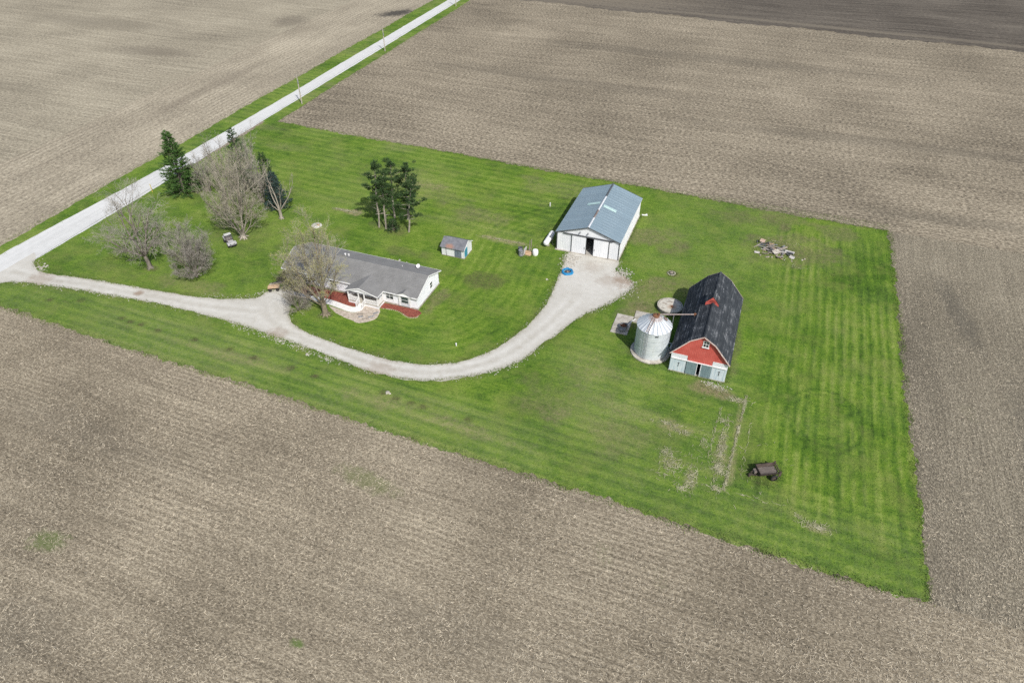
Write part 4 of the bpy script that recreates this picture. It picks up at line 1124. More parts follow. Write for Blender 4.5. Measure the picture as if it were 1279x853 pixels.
def build_bin():
    R, EV, AP = 2.42, 5.2, 6.75
    T = thing('grain_bin', 'corrugated galvanised grain bin with rusty-topped conical roof beside the barn', 'grain bin', (-8.1,80.3,0))
    P = lambda n, mb, m, par=T, **k: part(n, mb, m, par, **k)
    mb = MB(); mb.lathe([(2.95,-.05),(2.95,.18),(2.85,.24),(R-.2,.26)], 40); P('foundation', mb, m_conc, smooth=40)
    for i in range(6):                                   # rings of corrugated sheet
        z0, z1 = .25+i*(EV-.25)/6, .25+(i+1)*(EV-.25)/6
        prof = []
        for k in range(9):
            zz = z0+(z1-z0-.012)*k/8
            prof.append((R+(.022 if k % 2 else -.012)+(.012 if i % 2 else 0), zz))
        mb = MB(); mb.lathe(prof, 48, cap=False); P('wall_ring', mb, m_bin, smooth=60)
    n = 24
    mb = MB(); a = pi/n
    pr_ = [(R+.14, -.10), (.42, AP-EV-.10)]
    vs = []
    for (r, z) in pr_:
        for t, h in ((-a,0.09),(-a+.06*2.4/r if r > 1 else -a*.6,0.03),(-a+.03,0.0) if False else (-a*.55,0.0),(a*.55,0.0),(a*.8,0.03),(a,0.09)): vs.append((r*cos(t), r*sin(t), z+h))
    k = 6
    mb.add(vs, [(i,i+1,k+i+1,k+i) for i in range(k-1)])
    me = mb.mesh('roof_panel', m_binroof)
    for i in range(n): link('roof_panel', me, T, (0,0,EV), 2*pi*i/n)
    mb = MB(); mb.lathe([(.50,AP-.16),(.44,AP-.02),(.46,AP+.08),(.20,AP+.18),(.04,AP+.20)], 16); P('roof_cap', mb, m_rust, smooth=40)
    # ladder: up the wall, then over the roof
    th = radians(-103); c, s_ = cos(th), sin(th); tx, ty = -s_, c
    mb = MB()
    q = lambda r, o, z: (r*c+tx*o, r*s_+ty*o, z)
    for o in (-.2,.2): mb.tube([q(R+.16,o,.5), q(R+.16,o,EV+.25)], .025, 5)
    for i in range(15): mb.tube([q(R+.16,-.2,.6+i*.32), q(R+.16,.2,.6+i*.32)], .018, 4)
    P('ladder', mb, m_grey)
    mb = MB(); zr = lambda r: EV+(R+.14-r)/(R+.14-.42)*(AP-EV)+.08
    for o in (-.2,.2): mb.tube([q(R+.1,o,zr(R+.1)), q(.6,o,zr(.6))], .028, 5)
    for i in range(7):
        r = R-.05-i*.27; mb.tube([q(r,-.2,zr(r)), q(r,.2,zr(r))], .026, 4)
    P('roof_ladder', mb, m_lrust)
    th2 = radians(-70)
    mb = MB(); mb.bbox((( R+.06)*cos(th2), (R+.06)*sin(th2), 4.75), (.45,.10,.16), rz=th2+pi/2); P('vent', mb, m_dtrim)
    mb = MB(); mb.bbox(((R+.06)*cos(radians(172)), (R+.06)*sin(radians(172)), 1.2), (.75,.10,1.3), rz=radians(172)+pi/2, bev=.04); P('access_door', mb, m_grey)
    mb = MB(); mb.bbox(((R-.9)*cos(radians(25)), (R-.9)*sin(radians(25)), zr(R-.9)+.03), (.6,.6,.1), rz=radians(25), ry=radians(33), bev=.03); P('roof_hatch', mb, m_binroof)
build_bin()

A, B_ = Vector((-7.75,80.35,6.98)), Vector((-2.95,83.4,6.10))
T = thing('grain_auger', 'long thin rusty auger tube from the bin top to the barn roof', 'auger', (-7.75,80.35,6.9))
mb = MB(); mb.tube([A-T.location, B_-T.location], .075, 8); part('tube', mb, MIX('dull_auger_steel', (.27,.21,.19), (.40,.35,.33), 3, .7), T, smooth=40)
mb = MB(); mb.bbox(B_-T.location, (.36,.3,.34), rz=.5, bev=.04); part('spout', mb, m_rust, T)
mb = MB(); mb.tube([A-T.location+Vector((0,0,-.2)), A-T.location+Vector((0,0,.16))], .16, 8); part('intake_head', mb, m_rust, T, smooth=40)
mb = MB(); q = A.lerp(B_, .42)-T.location; mb.tube([q, (q.x, q.y, -6.9)], .05, 6); part('support_pole', mb, m_grey, T)

for nm, lb, (x0,x1,y0,y1), rz in (('concrete_slab','concrete slab under the rusty drum left of the grain bin',(-14.9,-12.25,82.75,87.7),0), ('concrete_slab','concrete slab tucked behind the grain bin',(-12.2,-10.0,86.4,89.5),.04)):
    T = thing(nm, lb, 'slab', ((x0+x1)/2,(y0+y1)/2,0), rz, 'concrete slabs by the bin')
    a, b = (x1-x0)/2, (y1-y0)/2
    mb = MB(); mb.bbox((0,.55,.07), (2*a, 2*b-1.15, .16), bev=.03); part('pad', mb, m_conc, T)
    mb = MB(); mb.bbox((0.02,-b+.52,.05), (2*a, 1.0, .15), rz=.015, bev=.03); part('pad', mb, m_conc, T)
T = thing('drying_fan', 'rusty round fan drum standing on the concrete slab', 'fan', (-13.15,84.2,.15), radians(25))
n = 20
mb = MB(); mb.lathe([(.62,0),(.66,.1),(.66,.62),(.60,.64),(.60,.25),(.02,.22)], n, cap=False); part('drum', mb, m_grey, T, smooth=40)
mb = MB(); mb.lathe([(.59,.30),(.30,.36),(.08,.42),(.02,.42)], n, cap=False); part('fan_bowl', mb, m_rust, T, smooth=40, label='rusty brown fan bowl')
mb = MB()
for i in range(5):
    a = 2*pi*i/5; mb.bar((.08*cos(a),.08*sin(a),.45),(.55*cos(a),.55*sin(a),.50), .16, .02)
part('blade', mb, m_rust, T)
mb = MB(); mb.tube([(.6,.1,.35),(1.5,.75,.75),(2.1,1.0,.9)], .07, 7); part('air_pipe', mb, m_trim, T)
mb = MB(); mb.bbox((-.25,-.72,.22), (.9,.5,.44), bev=.04); part('motor_box', mb, m_grey, T)

T = thing('round_cistern', 'low round concrete cistern with stained pale lid beside the barn', 'cistern', (-7.35,91.95,0))
mb = MB(); mb.lathe([(1.98,-.05),(1.96,.62),(1.90,.66)], 40); part('tank_wall', mb, MIX('grey_block', (.13,.12,.105), (.26,.24,.21), 2, .95, bump=.3), T, smooth=40)
t = NT('stained_lid'); n1 = t.noise(1.4, 4, .7); n2 = t.noise(2.5, 5, .7)
c = t.mix(t.rng(n2,.3,.7), (.46,.43,.36), (.60,.575,.50))
c = t.mix(t.math('MULTIPLY', t.rng(n1,.54,.66), .75), c, (.20,.175,.14))
dd = t.n.new('ShaderNodeVectorMath'); dd.operation='DISTANCE'; t.put(dd.inputs[0], t.co); dd.inputs[1].default_value = (.35,-.35,.7)
c = t.mix(t.math('MULTIPLY', t.rng(t.math('ADD', dd.outputs['Value'], t.math('MULTIPLY', n1, .9)), 1.35, .6), .8), c, (.30,.18,.10))
m_lid = t.out(c, .95)
mb = MB(); mb.lathe([(1.84,.655),(1.80,.70),(.1,.74)], 40); part('lid', mb, m_lid, T, smooth=40)
mb = MB()
prof = [(1.86,.60),(2.04,.60),(2.04,.76),(1.86,.76),(1.86,.60)]
mb.lathe(prof, 40, cap=False); part('rim', mb, m_conc, T, smooth=40)
mb = MB(); mb.bbox((-.9,.2,.745), (.75,.28,.05), rz=-.25); mb.bbox((-.2,.85,.745), (.9,.2,.05), rz=.2); part('patch_board', mb, m_wood, T)
mb = MB(); mb.bbox((.35,-.3,.80), (.3,.35,.16), rz=.4, bev=.03); part('hatch', mb, m_rust, T)

T = thing('debris_ladder', 'short broken pale boards lying between the grain bin and the barn', 'boards', (-5.3,82.6,0), .3)
for i, (x, y, a) in enumerate(((0,0,.9),(.2,.4,-.4),(-.2,-.6,1.4))):
    mb = MB(); mb.bbox((0,0,.08+.05*i), (1.5,.14,.05), rz=a); part('board', mb, m_trim, T, loc=(x,y,0))
# ------------------------------------------------------------------ trees
m_bark = MIX('grey_brown_bark', (.115,.10,.082), (.22,.195,.165), 3, .95, stretch=(1,1,.3))
m_bark_pale = MIX('pale_bark', (.23,.205,.165), (.37,.335,.28), 3, .95, stretch=(1,1,.3))
m_bark_tan = MIX('tan_wood', (.30,.21,.12), (.46,.34,.21), 3, .95, stretch=(1,1,.3))
m_twig_grey = MIX('grey_twigs', (.22,.205,.175), (.37,.345,.30), .6, .95)
m_twig_warm = MIX('warm_twigs', (.24,.22,.17), (.39,.36,.285), .6, .95)
m_twig_mauve = MIX('mauve_grey_twigs', (.21,.195,.17), (.345,.32,.28), .6, .95)
m_bud_y = MIX('yellow_green_buds', (.26,.27,.065), (.42,.40,.13), .7, .9)
m_bud_t = MIX('tan_buds', (.25,.22,.13), (.36,.31,.19), .7, .9)
m_pine = MIX('pine_needles', (.030,.080,.018), (.085,.165,.034), .9, .9, lo=.3, hi=.7)
m_pined = MIX('dark_pine_needles', (.022,.052,.018), (.062,.108,.032), .9, .9, lo=.3, hi=.7)
m_spruce = MIX('blue_spruce_needles', (.022,.045,.040), (.062,.10,.088), .9, .9, lo=.3, hi=.7)

def perp(d, rg):
    a = Vector((rg.gauss(0,1), rg.gauss(0,1), rg.gauss(0,1)))
    a = a - d*a.dot(d)
    return a.normalized() if a.length > 1e-4 else Vector((1,0,0))
class Tree:
    def __init__(s, seed): s.rg = random.Random(seed); s.wood = MB(); s.twig = MB(); s.tips = []
    def branch(s, p, d, L, r, lev, spec):
        """spec[lev] = dict(n, ang, ratio, wob, up, start, seg)"""
        rg = s.rg; q = spec[lev]; last = lev == len(spec)-1
        seg = q.get('seg', 4 if not last else 2)
        pts = [p]; cur = p.copy(); dd = d.copy()
        for i in range(seg):
            dd = (dd + perp(dd, rg)*q.get('wob',.15) + Vector((0,0,q.get('up',.1)))).normalized()
            cur = cur + dd*L/seg; pts.append(cur.copy())
        if cur.z < .35: return
        rad = [r*(1-.72*i/seg) for i in range(seg+1)]
        if last: s.twig.tube(pts, [r, r*.75, r*.45][:seg+1], 3, False); s.tips += pts[1:]
        else: (s.wood if lev < q.get('split', 2) else s.twig).tube(pts, rad, 6 if lev == 0 else (5 if lev == 1 else 3), False)
        if last: return
        c = spec[lev+1]; n = max(1, int(round(c['n']*rg.uniform(.8,1.2))))
        for k in range(n):
            t = c.get('start',.3) + (1-c.get('start',.3))*(k+rg.random())/n
            f = min(t*seg, seg-1e-3); i = int(f)
            bp = pts[i].lerp(pts[i+1], f-i); bd = (pts[i+1]-pts[i]).normalized()
            a = radians(c['ang'])*rg.uniform(.6,1.3)
            nd = (bd*cos(a) + perp(bd, rg)*sin(a)).normalized()
            cl = c['len'] if 'len' in c else L*c['ratio']*(1.12-.5*t)
            s.branch(bp, nd, cl*rg.uniform(.7,1.25), max(c.get('r', r*(1-.72*t)*.62), c.get('rmin',.012)), lev+1, spec)
    def buds(s, n, size, mb):
        rg = s.rg
        for _ in range(n):
            p = rg.choice(s.tips) + Vector((rg.gauss(0,.08), rg.gauss(0,.08), rg.gauss(0,.08)))
            a = perp(Vector((0,0,1)), rg)*size*rg.uniform(.6,1.4); b = perp(a.normalized(), rg)*size*rg.uniform(.4,1.0)
            mb.add([p-a, p+b*.6, p+a, p-b*.6], ((0,1,2,3),))
def finish(name, label, loc, tr, m_wood_, m_twig_, group=None, cat='tree', buds=None):
    T = thing(name, label, cat, loc, 0, group)
    part('trunk', tr.wood, m_wood_, T, smooth=180, fix=False)
    if buds:
        n, size, m = buds; tr.twig.cur = 1; tr.buds(n, size, tr.twig)
        part('crown', tr.twig, [m_twig_, m], T, fix=False)
    else: part('crown', tr.twig, m_twig_, T, fix=False)
    return T
def flare(tr, p, r, n=7):
    for k in range(n):
        a = 2*pi*k/n+tr.rg.uniform(-.3,.3)
        tr.wood.tube([p+Vector((0,0,.55)), p+Vector((cos(a)*r*1.0,sin(a)*r*1.0,.18)), p+Vector((cos(a)*r*1.9,sin(a)*r*1.9,-.04))], [r*.5,r*.38,r*.16], 5, False)

# big many-stemmed tree by the road
tr = Tree(21); O = Vector((0,0,0)); flare(tr, O, .55)
tr.wood.tube([(0,0,-.1),(0,0,.5),(0.05,0,1.3)], [.62,.5,.42], 8, False)
spec = [dict(wob=.14,up=.10,seg=6), dict(n=7,ang=38,ratio=.50,wob=.15,up=.08,start=.22), dict(n=6.5,ang=38,ratio=.52,wob=.16,up=.06,start=.2), dict(n=6,ang=38,ratio=.55,wob=.2,up=.05,start=.15,rmin=.014), dict(n=3.4,ang=40,ratio=.62,wob=.25,up=.04,start=.2,r=.008)]
for k, (a, e, L, r) in enumerate(((150,62,12.5,.17),(200,58,10.5,.16),(110,76,14.0,.19),(60,72,13.2,.17),(15,62,10,.15),(-20,70,10.5,.14),(250,66,10,.15),(310,56,8,.12),(175,40,7.5,.11),(100,86,14.2,.18),(35,46,7,.11))):
    a, e = radians(a), radians(e)
    tr.branch(Vector((.15*cos(a),.15*sin(a),.5)), Vector((cos(a)*cos(e), sin(a)*cos(e), sin(e))), L, r, 0, spec)
finish('bare_tree', 'tallest bare tree, many pale stems and tan buds, behind the parked utility vehicle', (-85.97,86.12,0), tr, m_bark_pale, m_twig_warm, 'bare trees round the house', buds=(9000,.04,m_bud_t))

# spreading bare tree, single leaning trunk
tr = Tree(5); flare(tr, O, .36)
tr.wood.tube([(0,0,-.1),(-.15,.05,1.4),(-.4,.1,2.6)], [.42,.34,.30], 8, False)
spec = [dict(wob=.13,up=.07,seg=5), dict(n=7,ang=40,ratio=.58,wob=.16,up=.06,start=.25), dict(n=7,ang=42,ratio=.55,wob=.2,up=.03,start=.2), dict(n=5,ang=42,ratio=.6,wob=.22,up=.02,start=.15,rmin=.009), dict(n=2.6,ang=40,ratio=.65,wob=.25,up=.02,start=.2,r=.007)]
for a, e, L, r in ((170,58,9.2,.2),(230,40,7,.17),(120,45,7,.17),(60,54,5.8,.16),(0,48,4.2,.13),(300,50,4.6,.13),(150,80,10.6,.2),(200,25,5.0,.12),(90,72,8.5,.17)):
    a, e = radians(a), radians(e)
    tr.branch(Vector((-.35,.08,2.3)), Vector((cos(a)*cos(e), sin(a)*cos(e), sin(e))), L, r, 0, spec)
finish('bare_tree', 'wide bare grey tree on a single trunk nearest the road junction', (-94.6,71.85,0), tr, m_bark, m_twig_grey, 'bare trees round the house')

# dense oval bare tree
tr = Tree(9)
tr.wood.tube([(0,0,-.1),(0,0,1.0)], [.3,.22], 7, False)
spec = [dict(wob=.07,up=.13,seg=5), dict(n=8,ang=28,ratio=.46,wob=.12,up=.10,start=.15), dict(n=7,ang=32,ratio=.52,wob=.15,up=.08,start=.15), dict(n=5,ang=32,ratio=.60,wob=.18,up=.06,start=.12,r=.008), dict(n=1.6,ang=34,ratio=.6,wob=.2,up=.05,start=.2,r=.007)]
for k in range(22):
    a = radians(k*137.5); e = radians((18,34,50,64,78)[k % 5]); L = (3.6,5.0,6.2,6.9,7.2)[k % 5]
    tr.branch(Vector((.1*cos(a),.1*sin(a),.5+.2*(k % 5))), Vector((cos(a)*cos(e), sin(a)*cos(e), sin(e))), L, .07, 0, spec)
finish('bare_tree', 'dense oval bare mauve-grey tree beside the driveway', (-85.2,72.5,0), tr, m_bark, m_twig_mauve, 'bare trees round the house')

# yellow-budding tree in front of the house
tr = Tree(33); flare(tr, O, .5)
tr.wood.tube([(0,0,-.1),(0,0,1.2),(0.0,0,2.6)], [.55,.42,.40], 8, False)
spec = [dict(wob=.11,up=.12,seg=6), dict(n=8,ang=36,ratio=.48,wob=.15,up=.10,start=.22), dict(n=7,ang=40,ratio=.54,wob=.18,up=.06,start=.2), dict(n=4,ang=40,ratio=.58,wob=.22,up=.03,start=.15,rmin=.009), dict(n=2.2,ang=40,ratio=.65,wob=.25,up=.0,start=.2,r=.006)]
for a, e, L, r in ((100,84,12.5,.19),(60,72,11.5,.16),(150,66,11,.16),(175,42,10,.19),(20,58,8,.12),(300,66,8,.12),(220,55,8,.12),(185,30,6.5,.11),(120,50,9,.12)):
    a, e = radians(a), radians(e)
    tr.branch(Vector((0,0,1.6 if e < .8 else 2.2)), Vector((cos(a)*cos(e), sin(a)*cos(e), sin(e))), L, r, 0, spec)
finish('budding_tree', 'tree with yellow-green buds in front of the ranch house', (-58.5,71.0,0), tr, MIX('olive_brown_bark', (.135,.115,.085), (.25,.21,.145), 3, .95), m_twig_warm, 'bare trees round the house', buds=(17000,.048,m_bud_y))

# pruned pale tree with few limbs
tr = Tree(12); flare(tr, O, .32, 6)
tr.wood.tube([(0,0,-.1),(.02,0,1.0),(.0,0,1.9)], [.36,.30,.28], 8, False)
spec = [dict(wob=.10,up=.10,seg=6,split=3), dict(n=3,ang=32,ratio=.40,wob=.14,up=.14,start=.4), dict(n=4,ang=34,ratio=.5,wob=.2,up=.1,start=.3,r=.02), dict(n=3,ang=34,ratio=.6,wob=.2,up=.05,start=.2,r=.011)]
for a, e, L, r in ((160,52,6.6,.13),(125,72,6.8,.13),(20,52,7.4,.12),(40,44,6.4,.09),(200,40,2.6,.08),(70,74,4.2,.08),(330,60,3.4,.06)):
    a, e = radians(a), radians(e)
    tr.branch(Vector((0,0,1.6)), Vector((cos(a)*cos(e), sin(a)*cos(e), sin(e))), L, r, 0, spec)
T = finish('bare_tree', 'small pruned tree with few pale limbs on a tan trunk beside the blue spruce', (-83.6,94.7,0), tr, m_bark_pale, m_bark_pale, 'bare trees round the house')

# scrubby grey trees along the road
def scrub(seed, loc, label, hts, n, dens, m=m_twig_grey):
    tr = Tree(seed)
    spec = [dict(wob=.09,up=.12,seg=5), dict(n=7,ang=30,ratio=.42,wob=.14,up=.10,start=.25), dict(n=6,ang=36,ratio=.55,wob=.18,up=.05,start=.2), dict(n=dens,ang=38,ratio=.62,wob=.22,up=.04,start=.15,r=.011)]
    for k in range(n):
        a = radians(k*360/n+tr.rg.uniform(-20,20)); e = radians(tr.rg.uniform(58,84)); L = tr.rg.uniform(*hts)
        tr.branch(Vector((.35*cos(a),.35*sin(a),-.05)), Vector((cos(a)*cos(e), sin(a)*cos(e), sin(e))), L, .10, 0, spec)
    return finish('scrub_tree', label, loc, tr, m_bark, m, 'scrubby trees along the road')
scrub(41, (-104.6,98.9,0), 'grey bare scrub tree right beside the roadside white pine', (5.5,8.5), 8, 6)
scrub(42, (-106.0,105.3,0), 'spindly bare scrub tree by the road, left of the dark conifer top', (6,9), 6, 4)
scrub(43, (-103.2,110.8,0), 'thin bare scrub tree farthest along the road behind the dark conifers', (5,8), 6, 4)
scrub(44, (-98.5,97.5,0), 'bare scrub tree filling the gap between white pine and tallest bare tree', (6,9), 8, 5, m_twig_warm)
scrub(45, (-91.0,99.0,0), 'bare scrub tree between the tallest bare tree and the blue spruce', (6,9.5), 7, 5)

# shrubs by the driveway
def shrub(seed, loc, label, n, H, m, dens=7, bud=None):
    tr = Tree(seed)
    spec = [dict(wob=.12,up=.05,seg=4), dict(n=7,ang=30,ratio=.55,wob=.18,up=.02,start=.2), dict(n=dens,ang=35,ratio=.6,wob=.22,up=.0,start=.15,r=.010)]
    for k in range(n):
        a = radians(k*360/n+tr.rg.uniform(-14,14)); e = radians(tr.rg.uniform(35,80)); L = H*tr.rg.uniform(.7,1.15)
        tr.branch(Vector((.25*cos(a),.25*sin(a),0)), Vector((cos(a)*cos(e), sin(a)*cos(e), sin(e))), L, .035, 0, spec)
    T = thing('bare_shrub', label, 'shrub', loc, 0, 'bare shrubs by the driveway')
    tr.twig.v, tr.twig.f, tr.twig.mi = tr.twig.v, tr.twig.f, tr.twig.mi
    part('stem', tr.wood, m_bark, T, fix=False)
    if bud: tr.twig.cur = 1; tr.buds(bud[0], .06, tr.twig); part('crown', tr.twig, [m, bud[1]], T, fix=False)
    else: part('crown', tr.twig, m, T, fix=False)
shrub(51, (-63.2,70.9,0), 'rounded pale grey bare shrub left of the budding tree trunk', 26, 3.4, MIX('pale_grey_twigs', (.23,.21,.175), (.37,.34,.28), .6), 9)
shrub(52, (-66.6,75.9,0), 'olive budding shrub at the left end of the house', 16, 2.4, m_twig_warm, 8, (900,m_bud_y))
shrub(53, (-69.4,76.4,0), 'dark purple-brown shrub behind the wooden cart', 16, 2.1, MIX('purple_twigs', (.09,.065,.07), (.17,.13,.13), .6), 8)
shrub(54, (-68.0,74.6,0), 'low brown brush beside the wooden cart', 12, 1.5, m_twig_warm, 7)

# conifers
def needles(mb, p, d, L, rg, n, wd=.10, droop=.0, spread=.75):
    """brush of slivers along a shoot"""
    for k in range(n):
        t = rg.random(); q = p + d*(L*t)
        a = (d*rg.uniform(.35,1.0) + perp(d, rg)*spread + Vector((0,0,-droop))).normalized()
        l = rg.uniform(.22,.48); s = perp(a, rg)*wd*rg.uniform(.6,1.3)
        mb.add([q-s*.5, q+s*.5, q+a*l], ((0,1,2),))
def conifer(seed, H, R, clear, name, label, loc, m, group, whorl=.55, lift=.25, gap=.0, shoots=7, dens=9, power=.75):
    rg = random.Random(seed); wood = MB(); leaf = MB()
    wood.tube([(0,0,-.1),(0,0,H*.5),(0,0,H*.97)], [.03*H*.8,.02*H*.8,.02], 7, False)
    z = clear
    while z < H*.97:
        f = (H-z)/(H-clear)
        r = R*f**power*rg.uniform(.85,1.1)
        k = max(4, int(5+5*f))
        for i in range(k):
            if rg.random() < gap: continue
            a = 2*pi*(i+rg.random()*.8)/k
            L = r*rg.uniform(.65,1.15)+.25
            up = lift*(1-f)*1.6-.08+rg.uniform(-.08,.14)
            d = Vector((cos(a),sin(a),up)).normalized(); p = Vector((0,0,z+rg.uniform(-.2,.2)))
            mid = p+d*L*.6; end = p+d*L+Vector((0,0,.12*L*lift*2))
            wood.tube([p,mid,end], [.02+.012*L,.014+.006*L,.008], 4, False)
            ns = max(3, int(shoots*(.35+.32*L)))
            for j in range(ns):
                t = .25+.75*(j+rg.random())/ns
                q = p.lerp(mid, t/.6) if t < .6 else mid.lerp(end, (t-.6)/.4)
                sd_ = Vector((-sin(a),cos(a),0))*rg.choice((-1,1))
                sdv = (d*rg.uniform(.4,1.0)+sd_*rg.uniform(.2,.9)+Vector((0,0,rg.uniform(-.05,.25)))).normalized()
                needles(leaf, q, sdv, .30+.28*L*(1-t*.5)*.6, rg, dens, .11)
        z += whorl*rg.uniform(.75,1.2)*(.55+.45*f)
    T = thing(name, label, 'tree', loc, 0, group)
    part('trunk', wood, m_bark, T, fix=False); part('crown', leaf, m, T, fix=False)
conifer(61, 12.9, 4.0, .4, 'pine_tree', 'tall bright green white pine standing beside the gravel road', (-108.9,97.0,0), m_pine, 'conifers by the road', .62, .36, .0, 9, 13, .85)
conifer(62, 13.2, 2.7, .8, 'conifer_tree', 'dark conifer whose top shows above the tallest bare tree', (-97.4,102.1,0), m_pined, 'conifers by the road', .7, .3, .15)
conifer(63, 8.2, 2.2, .5, 'conifer_tree', 'shorter dark conifer right of the tallest bare tree, near the blue spruce', (-92.6,103.4,0), m_pined, 'conifers by the road', .65, .3, .12)
conifer(64, 7.4, 2.3, .2, 'spruce_tree', 'cone-shaped dark blue spruce behind the small pruned tree', (-87.2,98.7,0), m_spruce, 'conifers by the road', .42, .12, .0, 7, 9, .85)

def scots(seed, H, lean, loc, label, c0=.5, rad=2.0, nb=17):
    rg = random.Random(seed); wood = MB(); leaf = MB()
    pts = [Vector((lean[0]*(t**1.3)+rg.gauss(0,.06), lean[1]*(t**1.3)+rg.gauss(0,.06), H*.94*t-.1)) for t in (0,.2,.4,.6,.8,1)]
    wood.tube(pts, [.19,.165,.145,.12,.09,.04], 7, False)
    def at(t):
        f = min(t*5, 4.999); i = int(f); return pts[i].lerp(pts[i+1], f-i)
    for k in range(7):                                   # dead lower limbs
        t = rg.uniform(.22,c0+.05); a = rg.uniform(0,2*pi); L = rg.uniform(.9,2.2)
        p = at(t); e = p+Vector((cos(a)*L, sin(a)*L, rg.uniform(-.1,.5)))
        wood.tube([p, p.lerp(e,.5)+Vector((0,0,.08)), e], [.04,.028,.012], 4, False)
        for j in range(2):
            q = p.lerp(e, rg.uniform(.4,.8)); wood.tube([q, q+Vector((rg.gauss(0,.4), rg.gauss(0,.4), rg.uniform(0,.3)))], [.018,.008], 3, False)
    for k in range(nb):
        t = c0+(1-c0)*(k+rg.random())/nb; a = k*2.4+rg.uniform(-.5,.5)
        env = sin(pi*min(1,(t-c0)/(1-c0)*.78+.22))
        L = rad*max(.35,env)*rg.uniform(.65,1.15)
        p = at(min(t,.999)); e = p+Vector((cos(a)*L, sin(a)*L, rg.uniform(.1,.7)))
        wood.tube([p, p.lerp(e,.55)+Vector((0,0,-.05)), e], [.05,.035,.015], 4, False)
        for j in range(5):
            c = p.lerp(e, rg.uniform(.5,1.05))+Vector((rg.gauss(0,.32), rg.gauss(0,.32), rg.gauss(.1,.14)))
            rr = rg.uniform(.34,.62)
            for _ in range(56):
                v = Vector((rg.gauss(0,1), rg.gauss(0,1), rg.gauss(0,.65))).normalized()
                q = c+Vector((v.x*rr, v.y*rr, v.z*rr*.6))*rg.uniform(.25,.8)
                dv = (v+Vector((0,0,.45))+perp(v,rg)*.4).normalized()*rg.uniform(.18,.38)
                s = perp(dv.normalized(), rg)*.055
                leaf.add([q-s, q+s, q+dv], ((0,1,2),))
    T = thing('pine_tree', label, 'tree', loc, 0, 'pines in a clump behind the house')
    part('trunk', wood, m_bark_pale, T, fix=False); part('crown', leaf, m_pined, T, fix=False)
scots(71, 14.0, (.6,.3), (-64.1,98.4,0), 'leftmost and tallest pine of the clump behind the house', .46, 2.2, 19)
scots(72, 11.2, (.4,.6), (-62.65,98.35,0), 'second pine from the left in the clump, slim bare trunk', .46, 2.0, 20)
scots(73, 12.4, (.3,.2), (-63.0,102.6,0), 'pine standing at the back of the clump', .42, 2.4, 19)
scots(74, 11.8, (.4,.4), (-60.4,103.2,0), 'dark pine at the back right of the clump', .30, 2.4, 20)
scots(75, 10.9, (1.2,.5), (-57.95,98.85,0), 'rightmost pine of the clump, crown leaning right', .32, 2.6, 21)
conifer(76, 2.0, 1.0, .1, 'young_pine', 'knee-high young pine at the foot of the pine clump', (-61.1,98.4,0), m_pined, 'pines in a clump behind the house', .35, .3, 0, 4, 8)

# ------------------------------------------------------------------ utility poles and posts
for i, (x, y, h) in enumerate(((-114.9,148.1,7.6),(-116.5,196.1,6.6),(-118.3,254.5,6.6))):
    T = thing('utility_pole', ['weathered utility pole beside the road nearest the trees','weathered utility pole beside the road, second from the trees','farthest utility pole, at the top edge of the picture'][i], 'pole', (x,y,0), 0, 'utility poles along the road')
    mb = MB(); mb.tube([(0,0,-.1),(0,0,h)], [.17,.11], 8); part('pole', mb, MIX('pole_wood', (.32,.29,.24), (.46,.43,.37), 2, .95), T)
    mb = MB(); mb.bar((-.55,0,h-.35),(.55,0,h-.35), .10,.12); part('cross_arm', mb, m_wood, T)
    for sx in (-.48, .48):
        mb = MB(); mb.lathe([(.04,0),(.08,.04),(.05,.1),(.07,.14),(.02,.2)], 8, (sx,0,h-.29)); part('insulator', mb, m_grey, T)
    mb = MB(); mb.tube([(.13,-.1,h*.72),(.13,-.1,h*.72+.7)], .16, 8); part('transformer', mb, m_grey, T)
mb = MB(); mb.tube([(0,0,-.05),(0,0,1.7)], .07, 7); mb.tube([(0,0,1.7),(0,0,1.85)], [.09,.04], 7)
tag(part('marker_post', mb, MIX('yellow_post', (.50,.38,.08), (.62,.50,.14), 2, .6), None, loc=(-115.2,94.6,0)), 'yellow marker post on the verge left of the white pine', 'post')
mb = MB(); mb.box(-.08,.08,-.08,.08,-.05,.75); mb.box(-.11,.11,-.11,.11,.75,.82)
tag(part('marker_post', mb, m_trim, None, loc=(-36.1,117.8,0)), 'short white post on the grass left of the machine shed', 'post')
mb = MB(); mb.tube([(0,0,-.05),(0,0,.4)], .09, 8); mb.tube([(0,0,.4),(0,0,.48)], [.13,.11], 8)
tag(part('well_pipe', mb, m_trim, None, loc=(-35.8,71.3,0)), 'white capped pipe standing in the grass inside the driveway bend', 'pipe')

# ------------------------------------------------------------------ propane tank
T = thing('propane_tank', 'white horizontal propane tank left of the machine shed', 'tank', (-32.0,104.6,0))
L, r, zc = 3.7, .52, .95
mb = MB(); n = 20; prof = []
for i in range(7): a = pi/2*i/6; prof.append((-L/2-.35*cos(a)+0, max(.02,r*sin(a))))
pts = [(y, q) for y, q in prof] + [(L/2+.35*sin(pi/2*i/6), max(.02, r*cos(pi/2*i/6))) for i in range(7)]
vs = []; fs = []
for (yy, q) in pts:
    for k in range(n): vs.append((q*cos(2*pi*k/n), yy, zc+q*sin(2*pi*k/n)))
for i in range(len(pts)-1):
    for k in range(n): fs.append((i*n+k, i*n+(k+1)%n, (i+1)*n+(k+1)%n, (i+1)*n+k))
mb.add(vs, fs); part('shell', mb, m_plast, T, smooth=50)
mb = MB(); mb.lathe([(.24,0),(.24,.20),(.18,.28),(.02,.30)], 14, (0,.4,zc+r-.04)); part('valve_dome', mb, m_trim, T, smooth=40)
